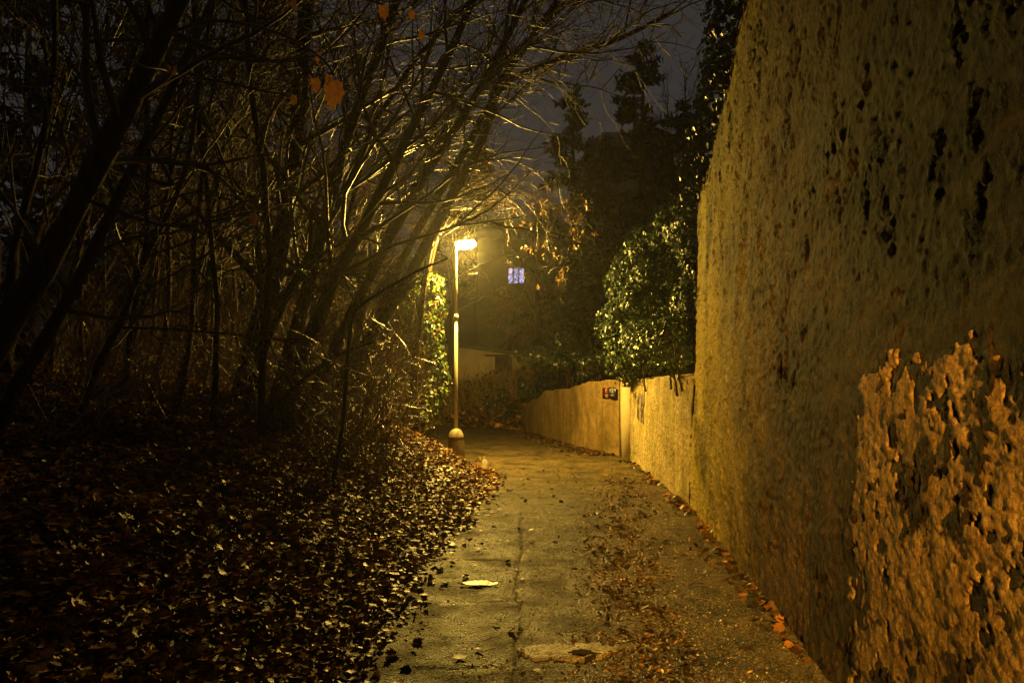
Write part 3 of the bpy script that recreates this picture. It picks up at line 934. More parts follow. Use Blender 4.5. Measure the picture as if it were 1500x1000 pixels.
# thicket: copies of four slim trees, leaning right
def make_slim(seed, H):
    r = np.random.default_rng(seed)
    tr = path((0, 0, -.2), (r.uniform(.05, .4), r.uniform(-.15, .15), 1), H, 22, .075, (.02, 0, .02), r)
    rad = np.linspace(.065, .015, 22) * r.uniform(.5, 1.15); rad[0] *= 1.6
    tr_mb = MB(); tr_mb.tube(tr, rad, 8)
    cr = MB(); branch_out(cr, [], tr, rad, r, 15, 7, 4, H * .27, .2, np.array((.1, 0, .08)), .004)
    return tr_mb, cr


slims = []
for i in range(5):
    a_, b_ = make_slim(200 + i, [8.5, 10, 9, 11, 7.5][i])
    slims.append((a_, b_))
r = np.random.default_rng(33)
protos = {}
spots = []
while len(spots) < 56:
    y = r.uniform(8.5, 25); px = r.uniform(-40, 610)
    if px > 440 and y < 19: continue
    x = (px - 750) / F * y
    if inside(np.array([x]), np.array([y]))[0]: continue
    d_, _ = seg_dist(np.array([x]), np.array([y]), LE)
    if d_[0] < 1.6 or x < -13: continue
    if any(math.hypot(x - a_, y - b_) < .55 for a_, b_ in spots): continue
    spots.append((x, y))
for i, (x, y) in enumerate(spots):
    k = i % 5
    z = float(height(np.array([x]), np.array([y]))[0])
    o = thing('slim_tree', (x, y, z), 'thin bare tree deep in the dark thicket behind the thicker leaning trunks', 'tree', 'thin bare trees in the dark thicket')
    o.rotation_euler = (0, r.uniform(-.08, .12), r.uniform(-1.2, 1.2)); sc = r.uniform(.8, 1.2); o.scale = (sc, sc, sc)
    if k not in protos:
        BASE[o] = np.zeros(3)
        protos[k] = (slims[k][0].build('trunk', M['bark'], o), slims[k][1].build('crown', M['twig'], o))
    else:
        for ch in protos[k]:
            c_ = ch.copy(); COL.objects.link(c_); c_.parent = o

# brushwood: thin dry stems between the trees
mb = MB()
r = np.random.default_rng(44)
cntb = 0
while cntb < 1500:
    y = r.uniform(8.5, 17.5) if r.uniform() < .8 else r.uniform(6, 9)
    px = r.uniform(60, 640) if r.uniform() < .5 else r.normal(530, 60)
    if px > 640 or (px > 570 and r.uniform() < .55): continue
    x = (px - 750) / F * y
    if inside(np.array([x]), np.array([y]))[0]: continue
    d_, _ = seg_dist(np.array([x]), np.array([y]), LE)
    if d_[0] < .35 or (y < 9 and d_[0] < 2.5): continue
    z = float(height(np.array([x]), np.array([y]))[0])
    L = r.uniform(.5, 2.6) * np.clip(d_[0] / 1.5, .35, 1)
    p = path((x, y, z - .03), (r.normal(.2, .5), r.normal(0, .4), 1), L, 6, .18, (r.normal(.15, .35), 0, -.15), r)
    if over_lane(p): continue
    mb.tube(p, np.linspace(r.uniform(.004, .008), .002, 6), 3, False)
    for k in range(3):
        q_ = p[r.integers(2, 6)]
        p2 = path(q_, nrm(p[-1] - p[0]) + r.normal(0, .6, 3), L * r.uniform(.15, .4), 4, .2, (0, 0, -.1), r)
        if not over_lane(p2): mb.tube(p2, np.linspace(.003, .0015, 4), 3, False)
    cntb += 1
for _ in range(230):
    y = r.uniform(9.0, 14.2); px = r.uniform(330, 588); x = (px - 750) / F * y
    if seg_dist(np.array([x]), np.array([y]), LE)[0][0] < .7: continue
    z = float(height(np.array([x]), np.array([y]))[0]); L = r.uniform(1.4, 3.6)
    p = path((x, y, z - .03), (r.normal(.25, .5), r.normal(0, .4), 1), L, 7, .2, (r.normal(.1, .3), 0, -.12), r)
    if over_lane(p): continue
    mb.tube(p, np.linspace(r.uniform(.004, .009), .003, 7), 3, False)
    for k in range(5):
        q_ = p[r.integers(2, 7)]
        p2 = path(q_, nrm(p[-1] - p[0]) + r.normal(0, .6, 3), L * r.uniform(.12, .35), 4, .2, (0, 0, -.05), r)
        if not over_lane(p2): mb.tube(p2, np.linspace(.004, .002, 4), 3, False)
tag(mb.build('brushwood', M['brush']), 'dry brown brushwood between the trees on the bank', 'brushwood', kind='stuff')

# ------------------------------------------------------------------ arching tree over the lamp with hanging dead leaves
r = np.random.default_rng(55)
b0 = P(612, 628, 14.6); b0[2] = float(height(b0[:1], b0[1:2])[0])
arch = thing('arching_tree', b0, 'small tree arching over the lamp with dead leaves hanging from its lit twigs', 'tree')
tr = spline([b0 - (0, 0, .2), P(606, 560, 14.6), P(615, 470, 14.6), P(625, 390, 14.7), P(640, 330, 14.8), P(665, 285, 14.9)], 18)
mb = MB(); mb.tube(tr, np.linspace(.085, .03, 18), 10); mb.build('trunk', M['bark'], arch)
cr = MB(); lf = MB(); arc_tips = []
ends = [(852, 322), (838, 300), (826, 405), (815, 385), (845, 350), (800, 300), (780, 270), (740, 300), (770, 320), (812, 335), (720, 260), (700, 250), (835, 315), (750, 262), (805, 318)]
for i, (ex, ey) in enumerate(ends):
    Y2 = 14.9 + r.normal(0, .5)
    s0 = tr[r.integers(8, 18)]
    e = P(ex, ey, Y2)
    mid = (s0 + e) / 2; mid[2] = max(s0[2], e[2]) + r.uniform(.0, .45)
    q3 = e + (mid - e) * .35 + np.array([.12, 0, .15])
    pth = spline([s0, mid, q3, e], 16) + np.cumsum(r.normal(0, .008, (16, 3)), 0)
    cr.tube(pth, np.linspace(.010, .003, 16), 5, False)
    for j in range(11):
        k = r.integers(3, 16); q_ = pth[k]
        d = nrm(nrm(pth[min(k + 1, 15)] - pth[k - 1]) + r.normal(0, .6, 3))
        b2 = path(q_, d, r.uniform(.2, .75), 6, .18, (.1, 0, -.45), r)
        cr.tube(b2, np.linspace(.004, .0022, 6), 3, False)
        arc_tips.append(b2[-1])
        for k3 in range(3):
            b3 = path(b2[r.integers(1, 6)], d + r.normal(0, .6, 3), r.uniform(.08, .3), 4, .2, (0, 0, -.4), r)
            cr.tube(b3, np.linspace(.0035, .002, 4), 3, False); arc_tips.append(b3[-1])
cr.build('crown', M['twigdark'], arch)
arc_tips = np.array(arc_tips)
sel = arc_tips[(r.uniform(0, 1, len(arc_tips)) < np.where(arc_tips[:, 0] > .2, .09, .02))]
cl = np.repeat(sel, 3, 0) + r.normal(0, .03, (len(sel) * 3, 3))
for (hx, hy) in ((822, 400), (828, 392), (818, 408), (843, 360), (850, 312), (846, 318), (812, 372), (770, 362)):
    p = P(hx, hy, 14.9); cl = np.vstack([cl, p + r.normal(0, .05, (8, 3))])
n = len(cl)
nn = r.normal(0, 1, (n, 3)); nn[:, 2] *= .2; nn[:, 1] -= .6
scatter(lf, oval(), cl - (0, 0, .03), orient(nn / np.linalg.norm(nn, axis=1)[:, None], r, .2), r.uniform(.04, .095, n), palette([(.24, .14, .04), (.17, .085, .022), (.34, .22, .08)], n, r, .25), r)
lf.build('dead_leaves', M['dead'], arch, tint=True)['kind'] = 'stuff'

# second brown-leaved shrub behind the lamp (far side of the bend)
r = np.random.default_rng(56)
def drops(parent, tips, n, r, lo=.004, hi=.008):
    t_ = tips[r.integers(0, len(tips), n)] + r.normal(0, .012, (n, 3)) - (0, 0, .006)
    mb = MB(); scatter(mb, (oct_v * 2, oct_t), t_, rand_rot(n, r, 60), r.uniform(lo, hi, n), np.ones((n, 3)), r, .1)
    mb.build('water_drops', M['drop'], parent)['kind'] = 'stuff'
drops(arch, arc_tips, 420, r)
for o_, t_, k_ in DROPS:
    if len(t_) > 20: drops(o_, t_, min(k_, len(t_)), r)
def brown_tree(px, Yb, top_py, label, seed, wpx, nleaf, sizes, bias=(0, 0, .05)):
    r = np.random.default_rng(seed)
    x = (px - 750) / F * Yb; z = float(height(np.array([x]), np.array([Yb]))[0])
    H = CH - (top_py - CY) / F * Yb - z
    o = thing('brown_leaved_tree', (x, Yb, z), label, 'tree')
    tr = path((x, Yb, z - .2), (0, 0, 1), H * .85, 16, .06, (0, 0, .1), r); rad = np.linspace(.11, .03, 16)
    mb = MB(); mb.tube(tr, rad, 8); mb.build('trunk', M['bark'], o)
    cr, tips = MB(), []
    branch_out(cr, tips, tr, rad, r, 14, 7, 4, wpx / F * Yb * .55, .3, np.array(bias), .006)
    cr.build('crown', M['twig'], o)
    tips = np.array(tips)
    pos = tips[r.integers(0, len(tips), nleaf)] + r.normal(0, .12, (nleaf, 3))
    lf = MB(); nn = r.normal(0, 1, (nleaf, 3))
    scatter(lf, oval(), pos, orient(nn / np.linalg.norm(nn, axis=1)[:, None], r, .3), r.uniform(*sizes, nleaf), palette([(.24, .12, .04), (.17, .08, .025), (.3, .17, .06)], nleaf, r, .3), r)
    lf.build('dead_leaves', M['dead'], o, tint=True)['kind'] = 'stuff'
brown_tree(745, 42.0, 425, 'tree with hanging brown dead leaves before the dark house', 57, 120, 3200, (.1, .2), (.1, 0, -.1))

# ------------------------------------------------------------------ ivy
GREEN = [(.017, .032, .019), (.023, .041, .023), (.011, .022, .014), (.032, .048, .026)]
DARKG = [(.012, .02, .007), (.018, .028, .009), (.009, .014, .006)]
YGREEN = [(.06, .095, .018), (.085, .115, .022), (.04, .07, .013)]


def lobe_points(lobes, n, r, shell=.75):
    """points near the surface of many ellipsoid lobes; also their outward normals."""
    vol = np.array([l[3] * l[4] + l[4] * l[5] + l[3] * l[5] for l in lobes]); pick = r.choice(len(lobes), n, p=vol / vol.sum())
    Lb = np.array(lobes)[pick]
    d = r.normal(0, 1, (n, 3)); d /= np.linalg.norm(d, axis=1)[:, None]
    rad = shell + (1.08 - shell) * r.uniform(0, 1, n) ** .6
    pos = Lb[:, :3] + d * Lb[:, 3:6] * rad[:, None]
    nn = d / Lb[:, 3:6]; nn /= np.linalg.norm(nn, axis=1)[:, None]
    # drop points buried inside another lobe
    bur = np.zeros(n, bool)
    for k, l in enumerate(lobes):
        q_ = (pos - l[:3]) / np.array(l[3:6])
        bur |= ((q_ ** 2).sum(1) < .5) & (pick != k)
    return pos[~bur], nn[~bur]


def ivy(name, base, label, cat, lobes, n, r, size, pal, stems=None, mat='ivy', hollow=0.0):
    o = thing(name, base, label, cat)
    pos, nn = lobe_points(lobes, n, r)
    k = len(pos)
    lump = fbm(pos[:, 0] * 4, pos[:, 1] * 4, pos[:, 2] * 4, seed=3, octv=3)
    keep = lump + r.normal(0, .3, k) > -.35
    pos, nn = pos[keep], nn[keep]; k = len(pos)
    big_ = fbm(pos[:, 0] * 1.9, pos[:, 1] * 1.9, pos[:, 2] * 2.4, seed=19, octv=3)
    if hollow: pos = pos + nn * (hollow * big_)[:, None]
    pos = pos + nn * (.07 * fbm(pos[:, 0] * 5, pos[:, 1] * 5, pos[:, 2] * 5, seed=9, octv=2))[:, None]
    nn = nn + np.array([0, 0, .45])
    mb = MB(); scatter(mb, ivyleaf(), pos, orient(nn / np.linalg.norm(nn, axis=1)[:, None], r, .38), r.uniform(*size, k), palette(pal, k, r, .3), r)
    f = mb.build('foliage', M[mat], o, tint=True)
    if stems:
        for s_ in stems:
            sm = MB()
            sm.tube(spline(s_, 12) + np.cumsum(r.normal(0, .006, (12, 3)), 0), np.linspace(.022, .006, 12), 6)
            sm.build('stem', M['bark'], o)
    return o


r = np.random.default_rng(61)
lobes = []
def lob(px, py, Y, rx, ry, rz): k_ = (Y + 2.6) / Y; lobes.append((*P(px, py, Y + 2.6), rx * k_, ry, rz * k_))
for a_ in [(1008, 322, 11.0, .26, .5, .30), (985, 330, 11.6, .30, .6, .30), (962, 352, 12.2, .30, .6, .28), (938, 368, 12.6, .26, .6, .24), (918, 392, 12.9, .24, .6, .28), (903, 420, 13.2, .20, .5, .28), (945, 400, 12.4, .34, .6, .34),
           (1012, 370, 11.0, .20, .5, .50), (925, 440, 12.8, .30, .6, .30), (900, 458, 13.2, .20, .5, .26), (1003, 440, 11.2, .18, .4, .5),
           (985, 492, 11.2, .34, .5, .36), (955, 498, 11.9, .36, .6, .38), (925, 500, 12.8, .36, .6, .40), (900, 490, 13.2, .22, .5, .30), (912, 530, 13.4, .26, .6, .30), (965, 530, 12.0, .34, .7, .22), (925, 548, 13.8, .22, .6, .2), (940, 470, 14.4, .4, .8, .6), (975, 430, 13.6, .4, .7, .6)]:
    lob(*a_)
bz = np.array([2.75, 11.5, 1.7])
stems = [[np.array([wall_x(y) - .03, y, .0 + zz_]), np.array([wall_x(y) - .05, y + .05, .8]), np.array([wall_x(y) - .08, y, 1.5]), np.array([wall_x(y) - .1, y + .2, 2.2])] for y, zz_ in ((10.7, 1.52), (11.1, 1.45), (11.6, 1.55), (14.2, 1.5))]
for s_ in stems: s_[1][2] = 1.65; s_[2][2] = 1.8
ivy('ivy_bush', bz, 'big glossy green ivy bush bulging over the low yellow wall', 'ivy', lobes + [(*P(a_, b_, 11.3), .22, .4, .16) for a_, b_ in ((1000, 525), (985, 530))], 32000, r, (.045, .095), GREEN + YGREEN[:1], stems, hollow=.34)

# ivy along the crest of the tall wall, dark against the sky
lobes = []
for y in np.arange(6.6, 10.6, .28):
    zt = wall_top(y); k = np.interp(y, [6.6, 8, 9.2, 10.2], [.22, .33, .42, .25])
    lobes.append((wall_x(y) + .16 + r.normal(0, .08), y, zt + .12 + k * .4, .2 + r.uniform(0, .1), .26, k))
for px, py, Y in ((1085, 40, 7.9), (1078, 62, 8.0), (1068, 90, 8.2), (1062, 78, 8.3), (1090, 18, 7.8)):
    p = P(px, py, Y); lobes.append((*p, .07, .1, .12))
for px, py, Y, sz in ((1050, 130, 9.3, .3), (1045, 165, 9.6, .35), (1042, 205, 10.2, .4), (1040, 240, 10.5, .3), (1034, 262, 10.6, .25)):
    lobes.append((*P(px, py, Y), sz * .8, sz, sz))
ivy('crest_ivy', (2.6, 9, 4.3), 'dark ivy growing along the sloping top of the tall wall', 'ivy', lobes, 6500, r, (.05, .10), GREEN)

# ivy sprays hanging on the near end of the tall wall
lobes = []
for y, z, w in ((1.75, 3.3, .3), (1.85, 2.9, .2), (1.7, 3.8, .25), (1.5, 2.6, .3), (1.3, 3.2, .4), (1.4, 2.3, .15), (1.0, 2.6, .3), (.8, 3.4, .4), (.6, 4.2, .45), (1.0, 4.6, .4), (.4, 2.9, .35), (.2, 3.6, .4), (1.45, 4.3, .35), (1.2, 5.2, .4)):
    lobes.append((wall_x(y) + .03 * z - (.18 if y > 1.3 else .3), y, z, .15 if y > 1.3 else .3, w, w))
ivy('wall_ivy', (1.6, 1.9, 2.6), 'ivy spray hanging on the tall wall at the right edge', 'ivy', lobes, 4200, r, (.045, .09), GREEN)

# ivy-clad trunk beside the lamp, lit yellow green
lobes = []
for a_ in [(630, 420, 16.2, .30, .4, .30), (636, 450, 16.3, .26, .4, .35), (628, 490, 16.2, .3, .4, .4), (640, 530, 16.4, .22, .4, .45), (632, 575, 16.3, .28, .4, .45), (615, 450, 16.3, .35, .4, .4), (600, 480, 16.6, .3, .4, .5), (645, 560, 16.5, .2, .3, .4), (620, 610, 16.2, .3, .4, .3)]:
    lobes.append((*P(*a_[:3]), *a_[3:]))
b1 = P(622, 640, 16.2); b1[2] = float(height(b1[:1], b1[1:2])[0])
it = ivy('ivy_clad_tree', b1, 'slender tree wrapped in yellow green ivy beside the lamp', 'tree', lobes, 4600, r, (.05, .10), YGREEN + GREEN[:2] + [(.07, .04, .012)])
mb = MB(); tr = spline([b1 - (0, 0, .2), P(618, 560, 16.2), P(617, 480, 16.3), P(628, 400, 16.4), P(645, 330, 16.5)], 18)
mb.tube(tr, np.linspace(.10, .04, 18), 10); mb.build('trunk', M['bark'], it)
cr = MB(); tp_ = []; branch_out(cr, tp_, tr, np.linspace(.1, .04, 18), r, 7, 5, 3, .8, .72, np.array((.1, 0, -.25)), .004); cr.build('crown', M['twig'], it)

# ------------------------------------------------------------------ far side of the bend
r = np.random.default_rng(71)
# litter and ground cover on the far bank
mb = MB()
n = 16000
lx = r.uniform(-8, 3.5, n); ly = r.uniform(27, 38, n)
dr_, _ = seg_dist(lx, ly, RE)
ok = ~inside(lx, ly) & (dr_ < 6) & (lx < .6 + (ly - 29) * .5)
ok |= inside(lx, ly) & (dr_ < np.abs(r.normal(0, .25, n)))
lx, ly = lx[ok], ly[ok]; n = len(lx)
hz = np.where(inside(lx, ly), .02, height(lx, ly) + .02 + .25 * r.uniform(0, 1, n) ** 2)
scatter(mb, maple(), np.column_stack([lx, ly, hz]), rand_rot(n, r, 40), r.uniform(.08, .2, n), palette(BROWN, n, r, .35), r)
n = 9000
lx = r.uniform(-5.5, 1.6, n); ly = r.uniform(33.2, 36.3, n)
ok = ~inside(lx, ly); lx, ly = lx[ok], ly[ok]; n = len(lx)
hz = height(lx, ly) + r.uniform(0, 1, n) ** 1.3 * np.clip((ly - 32.8) / 2, .2, 1) * (1.0 + .5 * fbm(lx * 1.5, ly * 1.5, seed=88))
scatter(mb, maple(), np.column_stack([lx, ly, hz]), rand_rot(n, r, 70), r.uniform(.07, .16, n), palette([(.16, .085, .022), (.22, .125, .035), (.10, .055, .016)], n, r, .35), r)
tag(mb.build('far_leaves', M['litter'], tint=True), 'brown leaves covering the far bank below the low hut', 'leaves', kind='stuff')
# leaf drift along the foot of the ochre wall
mb = MB()
n = 1600; q_ = r.uniform(0, 3.4, n)
lx = np.interp(q_, range(6), fp[:, 0]) - .05 - np.abs(r.normal(0, .35, n)); ly = np.interp(q_, range(6), fp[:, 1]) + r.normal(0, .1, n)
scatter(mb, oval(), np.column_stack([lx, ly, np.full(n, .025)]), rand_rot(n, r, 30), r.uniform(.05, .14, n), palette([(.05, .03, .015), (.1, .05, .02), (.03, .02, .012)], n, r, .3), r)
tag(mb.build('leaf_drift', M['litter'], tint=True), 'dark leaf drift along the foot of the ochre wall', 'leaves', kind='stuff')
# dry stems on the far bank
mb = MB()
for i in range(420):
    x = r.uniform(-4.2, 1.2); y = r.uniform(32.8, 36.5)
    if inside(np.array([x]), np.array([y]))[0]: continue
    z = float(height(np.array([x]), np.array([y]))[0])
    p = path((x, y, z), (r.normal(0, .3), r.normal(0, .2), 1), r.uniform(.5, 1.9), 6, .12, (r.normal(0, .2), 0, -.1), r)
    mb.tube(p, np.linspace(.014, .006, 6), 3, False)
tag(mb.build('dry_stems', M['dry']), 'dry stalks standing on the far bank before the hut', 'dry stems', kind='stuff')


def bush(px, py, Y, rx, ry, rz, label, n, seed, size=(.07, .14), pal=DARKG, name='bush'):
    r = np.random.default_rng(seed)
    c = P(px, py, Y)
    lb = []
    for i in range(9):
        d = r.normal(0, .45, 3)
        lb.append((*(c + d * (rx, ry, rz)), rx * r.uniform(.4, .65), ry * r.uniform(.4, .65), rz * r.uniform(.4, .65)))
    base = c.copy(); base[2] = c[2] - rz
    stems = [[base + (r.normal(0, .1), r.normal(0, .1), -.3), c + r.normal(0, .15, 3), c + r.normal(0, .4, 3) * (rx, ry, rz), c + r.normal(0, .5, 3) * (rx, ry, rz)] for _ in range(4)]
    return ivy(name, base, label, 'bush', lb, n, r, size, pal, stems)


bush(790, 568, 29.8, .42, .5, .8, 'dark glossy evergreen bush at the end of the ochre wall', 3400, 301)
bush(728, 592, 31.6, .42, .4, .36, 'small round dark bush low on the far bank', 1300, 302)
bush(757, 612, 30.2, .38, .35, .42, 'low dark shrub trailing down to the road beside the ochre wall', 1200, 303)
bush(838, 530, 23.5, .9, .8, .55, 'dark creeper mound spilling over the middle of the ochre wall', 3400, 304)
bush(806, 540, 26.5, .7, .8, .75, 'dark shrub rising behind the lower end of the ochre wall', 2600, 305)
bush(876, 530, 20.8, .6, .7, .4, 'dark creeper trailing over the ochre wall above the number plates', 2600, 306, (.05, .1))

# low hut with a barred window
hut = thing('hut', P(715, 560, 36.6), 'low plastered hut with a barred window on the far bank', 'hut')
hz0 = 1.0
p0, p1 = P(655, 505, 36.4), P(778, 524, 36.9)
def quadbox(mb, a_, b_, zlo, ztopA, ztopB, depth):
    d = np.array([b_[0] - a_[0], b_[1] - a_[1], 0]); L = np.linalg.norm(d); d /= L; nb_ = np.array([-d[1], d[0], 0])
    A2, B2 = a_ + nb_ * depth, b_ + nb_ * depth
    V = []
    for q_, zt in ((a_, ztopA), (b_, ztopB), (B2, ztopB), (A2, ztopA)): V.append((q_[0], q_[1], zlo))
    for q_, zt in ((a_, ztopA), (b_, ztopB), (B2, ztopB), (A2, ztopA)): V.append((q_[0], q_[1], zt))
    mb.add(V, [[3, 2, 1, 0], [4, 5, 6, 7], [0, 1, 5, 4], [1, 2, 6, 5], [2, 3, 7, 6], [3, 0, 4, 7]])
mb = MB(); quadbox(mb, p0, p1, .3, p0[2], p1[2], 4.0); mb.build('wall', M['hut'], hut, smooth=False)
mb = MB(); quadbox(mb, p0 + (-.3, -.25, 0), p1 + (.3, -.25, 0), p1[2] + .0, 0, 0, .1)
mb = MB()
e0, e1 = p0 + np.array((-.4, -.3, .003)), p1 + np.array((.4, -.3, .003))
V = [e0, e1, e1 + (0, 4.6, 0), e0 + (0, 4.6, 0)]; V = np.array(V); V2 = V + (0, 0, .14)
mb.add(np.vstack([V, V2]), [[3, 2, 1, 0], [4, 5, 6, 7], [0, 1, 5, 4], [1, 2, 6, 5], [2, 3, 7, 6], [3, 0, 4, 7]])
mb.build('roof', M['slate'], hut, smooth=False)
wc = P(735, 535, 36.6)
yw = np.interp(wc[0], [p0[0], p1[0]], [p0[1], p1[1]])
mb = MB(); mb.box((wc[0], yw - .01, wc[2]), (.95, .05, .82)); wn = mb.build('window', M['black'], hut, smooth=False)
mb = MB()
for i in range(4): mb.box((wc[0] - .3 + i * .2, yw - .06, wc[2]), (.045, .03, .82))
mb.build('bars', M['wood'], wn, smooth=False)
mb = MB(); mb.box((wc[0] - .2, yw - .09, wc[2] + .46), (1.2, .16, .09)); mb.build('lintel', M['wood'], hut, smooth=False)

# houses up the slope
def house(px0, px1, eave_py, ridge_py, Y, depth, label, windows, roof_hip=.3, wmat='dim_plaster', lit=None):
    a_, b_ = P(px0, eave_py, Y), P(px1, eave_py, Y)
    zr = P(0, ridge_py, Y)[2]; ze = a_[2]
    z0 = float(height(np.array([(a_[0] + b_[0]) / 2]), np.array([Y]))[0]) - 1.5
    cx = (a_[0] + b_[0]) / 2; w = b_[0] - a_[0]
    o = thing('house', (cx, Y, z0 + 1.5), label, 'house')
    mb = MB(); mb.box((cx, Y + depth / 2, (z0 + ze) / 2), (w, depth, ze - z0)); mb.build('wall', M[wmat], o, smooth=False)
    ov = .5
    xa, xb, ya, yb = a_[0] - ov, b_[0] + ov, Y - ov, Y + depth + ov
    hx = w * roof_hip
    V = np.array([(xa, ya, ze + .003), (xb, ya, ze + .003), (xb, yb, ze + .003), (xa, yb, ze + .003), (xa + hx, Y + depth / 2, zr), (xb - hx, Y + depth / 2, zr)])
    mb = MB(); mb.add(V, [[0, 1, 5, 4], [2, 3, 4, 5], [3, 2, 1, 0]], [[1, 2, 5], [3, 0, 4]])
    rf = mb.build('roof', M['slate'], o, smooth=False)
    mb = MB(); mb.box((cx + w * .18, Y + depth * .5, zr + .1), (.6, .6, 1.3)); mb.build('chimney', M['dim_plaster'], rf, smooth=False)
    for (px, py, ww, hh, on) in windows:
        c = P(px, py, Y)
        fr = MB(); t_ = .07
        for sx_ in (-1, -1 / 3, 1 / 3, 1): fr.box((c[0] + sx_ * ww / 2, Y - .03, c[2]), (t_, .1, hh + t_))
        for sz_ in (-1, 1): fr.box((c[0], Y - .028, c[2] + sz_ * hh / 2), (ww - t_ * .5, .08, t_))
        f_ = fr.build('window', M['wood'], o, smooth=False)
        pn = MB(); pn.box((c[0], Y - .012, c[2]), (ww, .02, hh)); pn.build('pane', M['lit'] if on else M['black'], f_, smooth=False)
    return o


house(700, 850, 350, 290, 47, 9, 'dark house with one bluish lit window above the bend', [(756, 404, 1.0, .95, True), (808, 404, 1.0, .95, False), (830, 404, 1.0, .95, False)])
house(868, 985, 215, 165, 58, 9, 'dim grey house with a slate roof high behind the conifers', [(890, 236, 1.1, 1.5, False), (925, 236, 1.1, 1.5, False)])


# conifers
def conifer(px, Yb, top_py, width, label, seed, nbr=75, gap=.15):
    r = np.random.default_rng(seed)
    x = (px - 750) / F * Yb; z = float(height(np.array([x]), np.array([Yb]))[0])
    top = CH - (top_py - CY) / F * Yb; H = top - z
    o = thing('conifer', (x, Yb, z), label, 'conifer')
    mb = MB(); mb.tube([(x, Yb, z - .3), (x, Yb, z + H * .5), (x + .1, Yb, top)], [.28, .17, .03], 9); mb.build('trunk', M['bark'], o)
    cr = MB(); pos, nn = [], []
    st_ = MB()
    for i in range(nbr):
        f = (i + r.uniform(0, 1)) / nbr
        zz = z + H * (.12 + .88 * f)
        L = width * (1 - f) ** .75 * r.uniform(.45, 1.2) + .25
        a_ = r.uniform(0, 2 * np.pi)
        d = np.array([math.cos(a_), math.sin(a_), r.uniform(-.05, .25)])
        p = path((x, Yb, zz), d, L, 8, .08, (0, 0, -.12), r)
        st_.tube(p, np.linspace(.04, .01, 8), 4, False)
        m_ = int(26 * L) + 12
        tq = r.uniform(.2, 1, m_) ** .7 * 7
        i0 = np.clip(tq.astype(int), 0, 6); fr_ = (tq - i0)[:, None]
        q_ = p[i0] * (1 - fr_) + p[i0 + 1] * fr_
        q_ = q_ + r.normal(0, .16, (m_, 3)) * (1, 1, .55) - (0, 0, .08)
        pos.append(q_); nn.append(r.normal(0, .5, (m_, 3)) + (0, 0, 1))
    pos, nn = np.vstack(pos), np.vstack(nn); n = len(pos)
    V, T = oval()
    scatter(cr, (V * (1.0, 1.3, 1), T), pos, orient(nn / np.linalg.norm(nn, axis=1)[:, None], r, .4), r.uniform(.2, .48, n), palette([(.009, .014, .005), (.014, .02, .006), (.006, .010, .004)], n, r, .2), r)
    cr.build('crown', M['needle'], o, tint=True)
    st_.build('branches', M['twig'], o)['kind'] = 'stuff'


conifer(40, 30, -140, 5.0, 'dark evergreen mass behind the trunks at the far left', 411, 120)
conifer(215, 34, -90, 5.0, 'dark evergreen rising behind the crooked stem and the slim pale trunk', 412, 120)
conifer(390, 40, -30, 4.6, 'dark evergreen rising behind the stout dark tree', 413, 110)
conifer(940, 40, 62, 3.3, 'tall dark conifer with a ragged top against the sky', 401, 85)
conifer(838, 42, 130, 2.8, 'dark conifer left of the tallest one, behind bare branches', 402, 80)
conifer(1000, 44, 150, 3.2, 'dark conifer standing between the tallest one and the wall ivy', 403, 75)
conifer(885, 50, 200, 3.6, 'bushy conifer in front of the grey house', 404, 70)
conifer(700, 52, 215, 3.6, 'dark conifer left of the house with the lit window', 405, 70)
conifer(905, 33, 330, 2.6, 'shorter dark conifer behind the low wall and gatepost', 406, 70)
conifer(850, 36, 370, 2.8, 'short broad conifer right of the lit window', 407, 60)


# small bare trees on the skyline, right
def sky_tree(px, Yb, top_py, seed, label, width):
    r = np.random.default_rng(seed)
    x = (px - 750) / F * Yb; z = float(height(np.array([x]), np.array([Yb]))[0]); H = CH - (top_py - CY) / F * Yb - z
    o = thing('bare_tree', (x, Yb, z), label, 'tree')
    tr = path((x, Yb, z - .2), (0, 0, 1), H * .95, 18, .03, (0, 0, .1), r); rad = np.linspace(.2, .03, 18)
    mb = MB(); mb.tube(tr, rad, 8); mb.build('trunk', M['bark'], o)
    cr = MB(); branch_out(cr, [], tr, rad, r, 20, 7, 4, width, .3, np.array((0, 0, .12)), .01, .7); cr.build('crown', M['twig'], o)
sky_tree(1012, 50, 92, 501, 'small leafless tree on the skyline beside the wall ivy', 3.6)
sky_tree(975, 56, 120, 502, 'faint leafless tree on the skyline behind the tallest conifer', 3.6)
sky_tree(660, 36, 150, 503, 'leafless tree on the far bank straight behind the lamp', 4.0)
sky_tree(790, 38, 290, 504, 'bare tree on the slope between the lamp and the ivy bush', 3.0)
sky_tree(560, 40, 120, 505, 'leafless tree on the far slope seen through the thicket', 4.0)

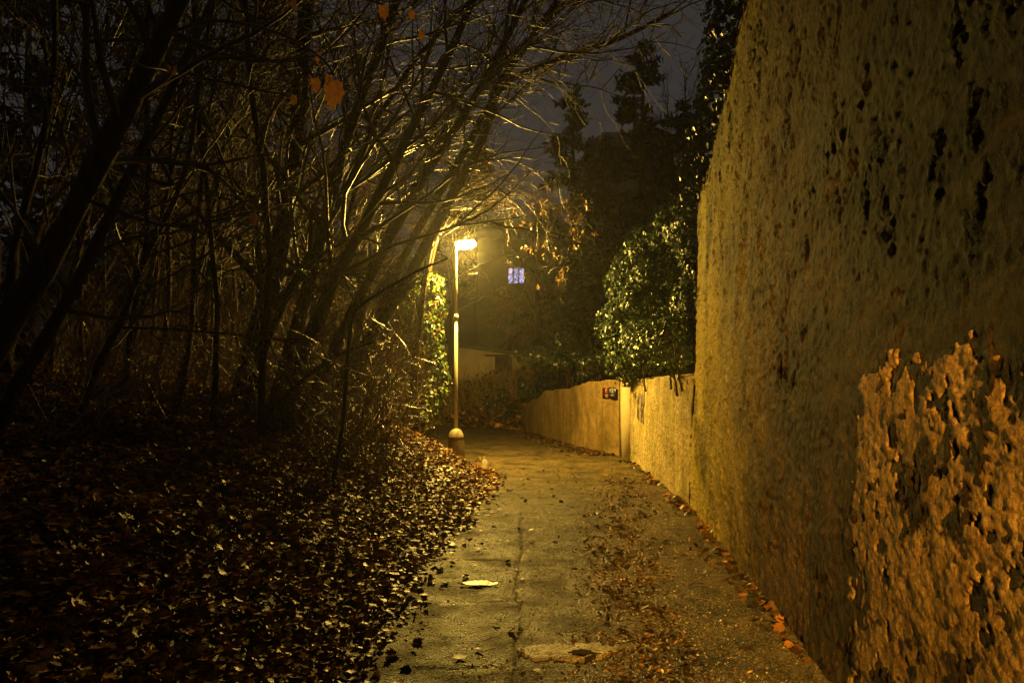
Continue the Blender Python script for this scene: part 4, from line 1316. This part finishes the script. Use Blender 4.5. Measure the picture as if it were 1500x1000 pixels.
# ------------------------------------------------------------------ air, light, sky, camera
mb = MB(); mb.box((0, 41, 21), (150, 120, 46))
hz = mb.build('haze', M['soil'], smooth=False)
m = bpy.data.materials.new('night_mist'); m.use_nodes = True; nt = m.node_tree
nt.nodes.clear()
out = nt.nodes.new('ShaderNodeOutputMaterial'); pv = nt.nodes.new('ShaderNodeVolumePrincipled')
pv.inputs['Density'].default_value = .0008; pv.inputs['Color'].default_value = (.9, .9, .9, 1); pv.inputs['Anisotropy'].default_value = .8
nt.links.new(pv.outputs[0], out.inputs['Volume'])
hz.data.materials.clear(); hz.data.materials.append(m)
tag(hz, 'thin night mist over the whole lane', 'haze', kind='stuff')

# the next lamp of the lane, behind the photographer
ld = bpy.data.lights.new('street_light', 'SPOT'); ld.energy = 98000; ld.color = (1.0, .49, .055); ld.shadow_soft_size = .1
ld.spot_size = math.radians(23); ld.spot_blend = 1.0
lo = bpy.data.objects.new('street_light', ld); lo.location = (-2.5, -16, 5.5); lo.rotation_euler = (Vector((3.7, 4.0, .9)) - lo.location).to_track_quat('-Z', 'Y').to_euler(); COL.objects.link(lo)

w = bpy.data.worlds.new('World'); scn.world = w; w.use_nodes = True
bg = w.node_tree.nodes['Background']
bg.inputs['Color'].default_value = (.034, .0305, .0295, 1); bg.inputs['Strength'].default_value = 1.0

cam = bpy.data.cameras.new('camera'); co = bpy.data.objects.new('camera', cam); COL.objects.link(co)
co.location = (0, 0, CH); co.rotation_euler = (math.radians(90), 0, 0)
cam.sensor_width = 36; cam.lens = 36 * F / 1500; cam.shift_y = (CY - 500) / 1500; cam.clip_end = 500; cam.clip_start = .05
scn.camera = co

scn.view_settings.view_transform = 'Standard'; scn.view_settings.look = 'None'
scn.view_settings.exposure = 0; scn.view_settings.gamma = 1
cy = scn.cycles
cy.max_bounces = 4; cy.diffuse_bounces = 2; cy.glossy_bounces = 2; cy.transmission_bounces = 4; cy.volume_bounces = 0; cy.transparent_max_bounces = 4
cy.sample_clamp_indirect = 3; cy.sample_clamp_direct = 0
cy.use_adaptive_sampling = True; cy.adaptive_threshold = .015
cy.use_denoising = True
cy.caustics_reflective = False; cy.caustics_refractive = False
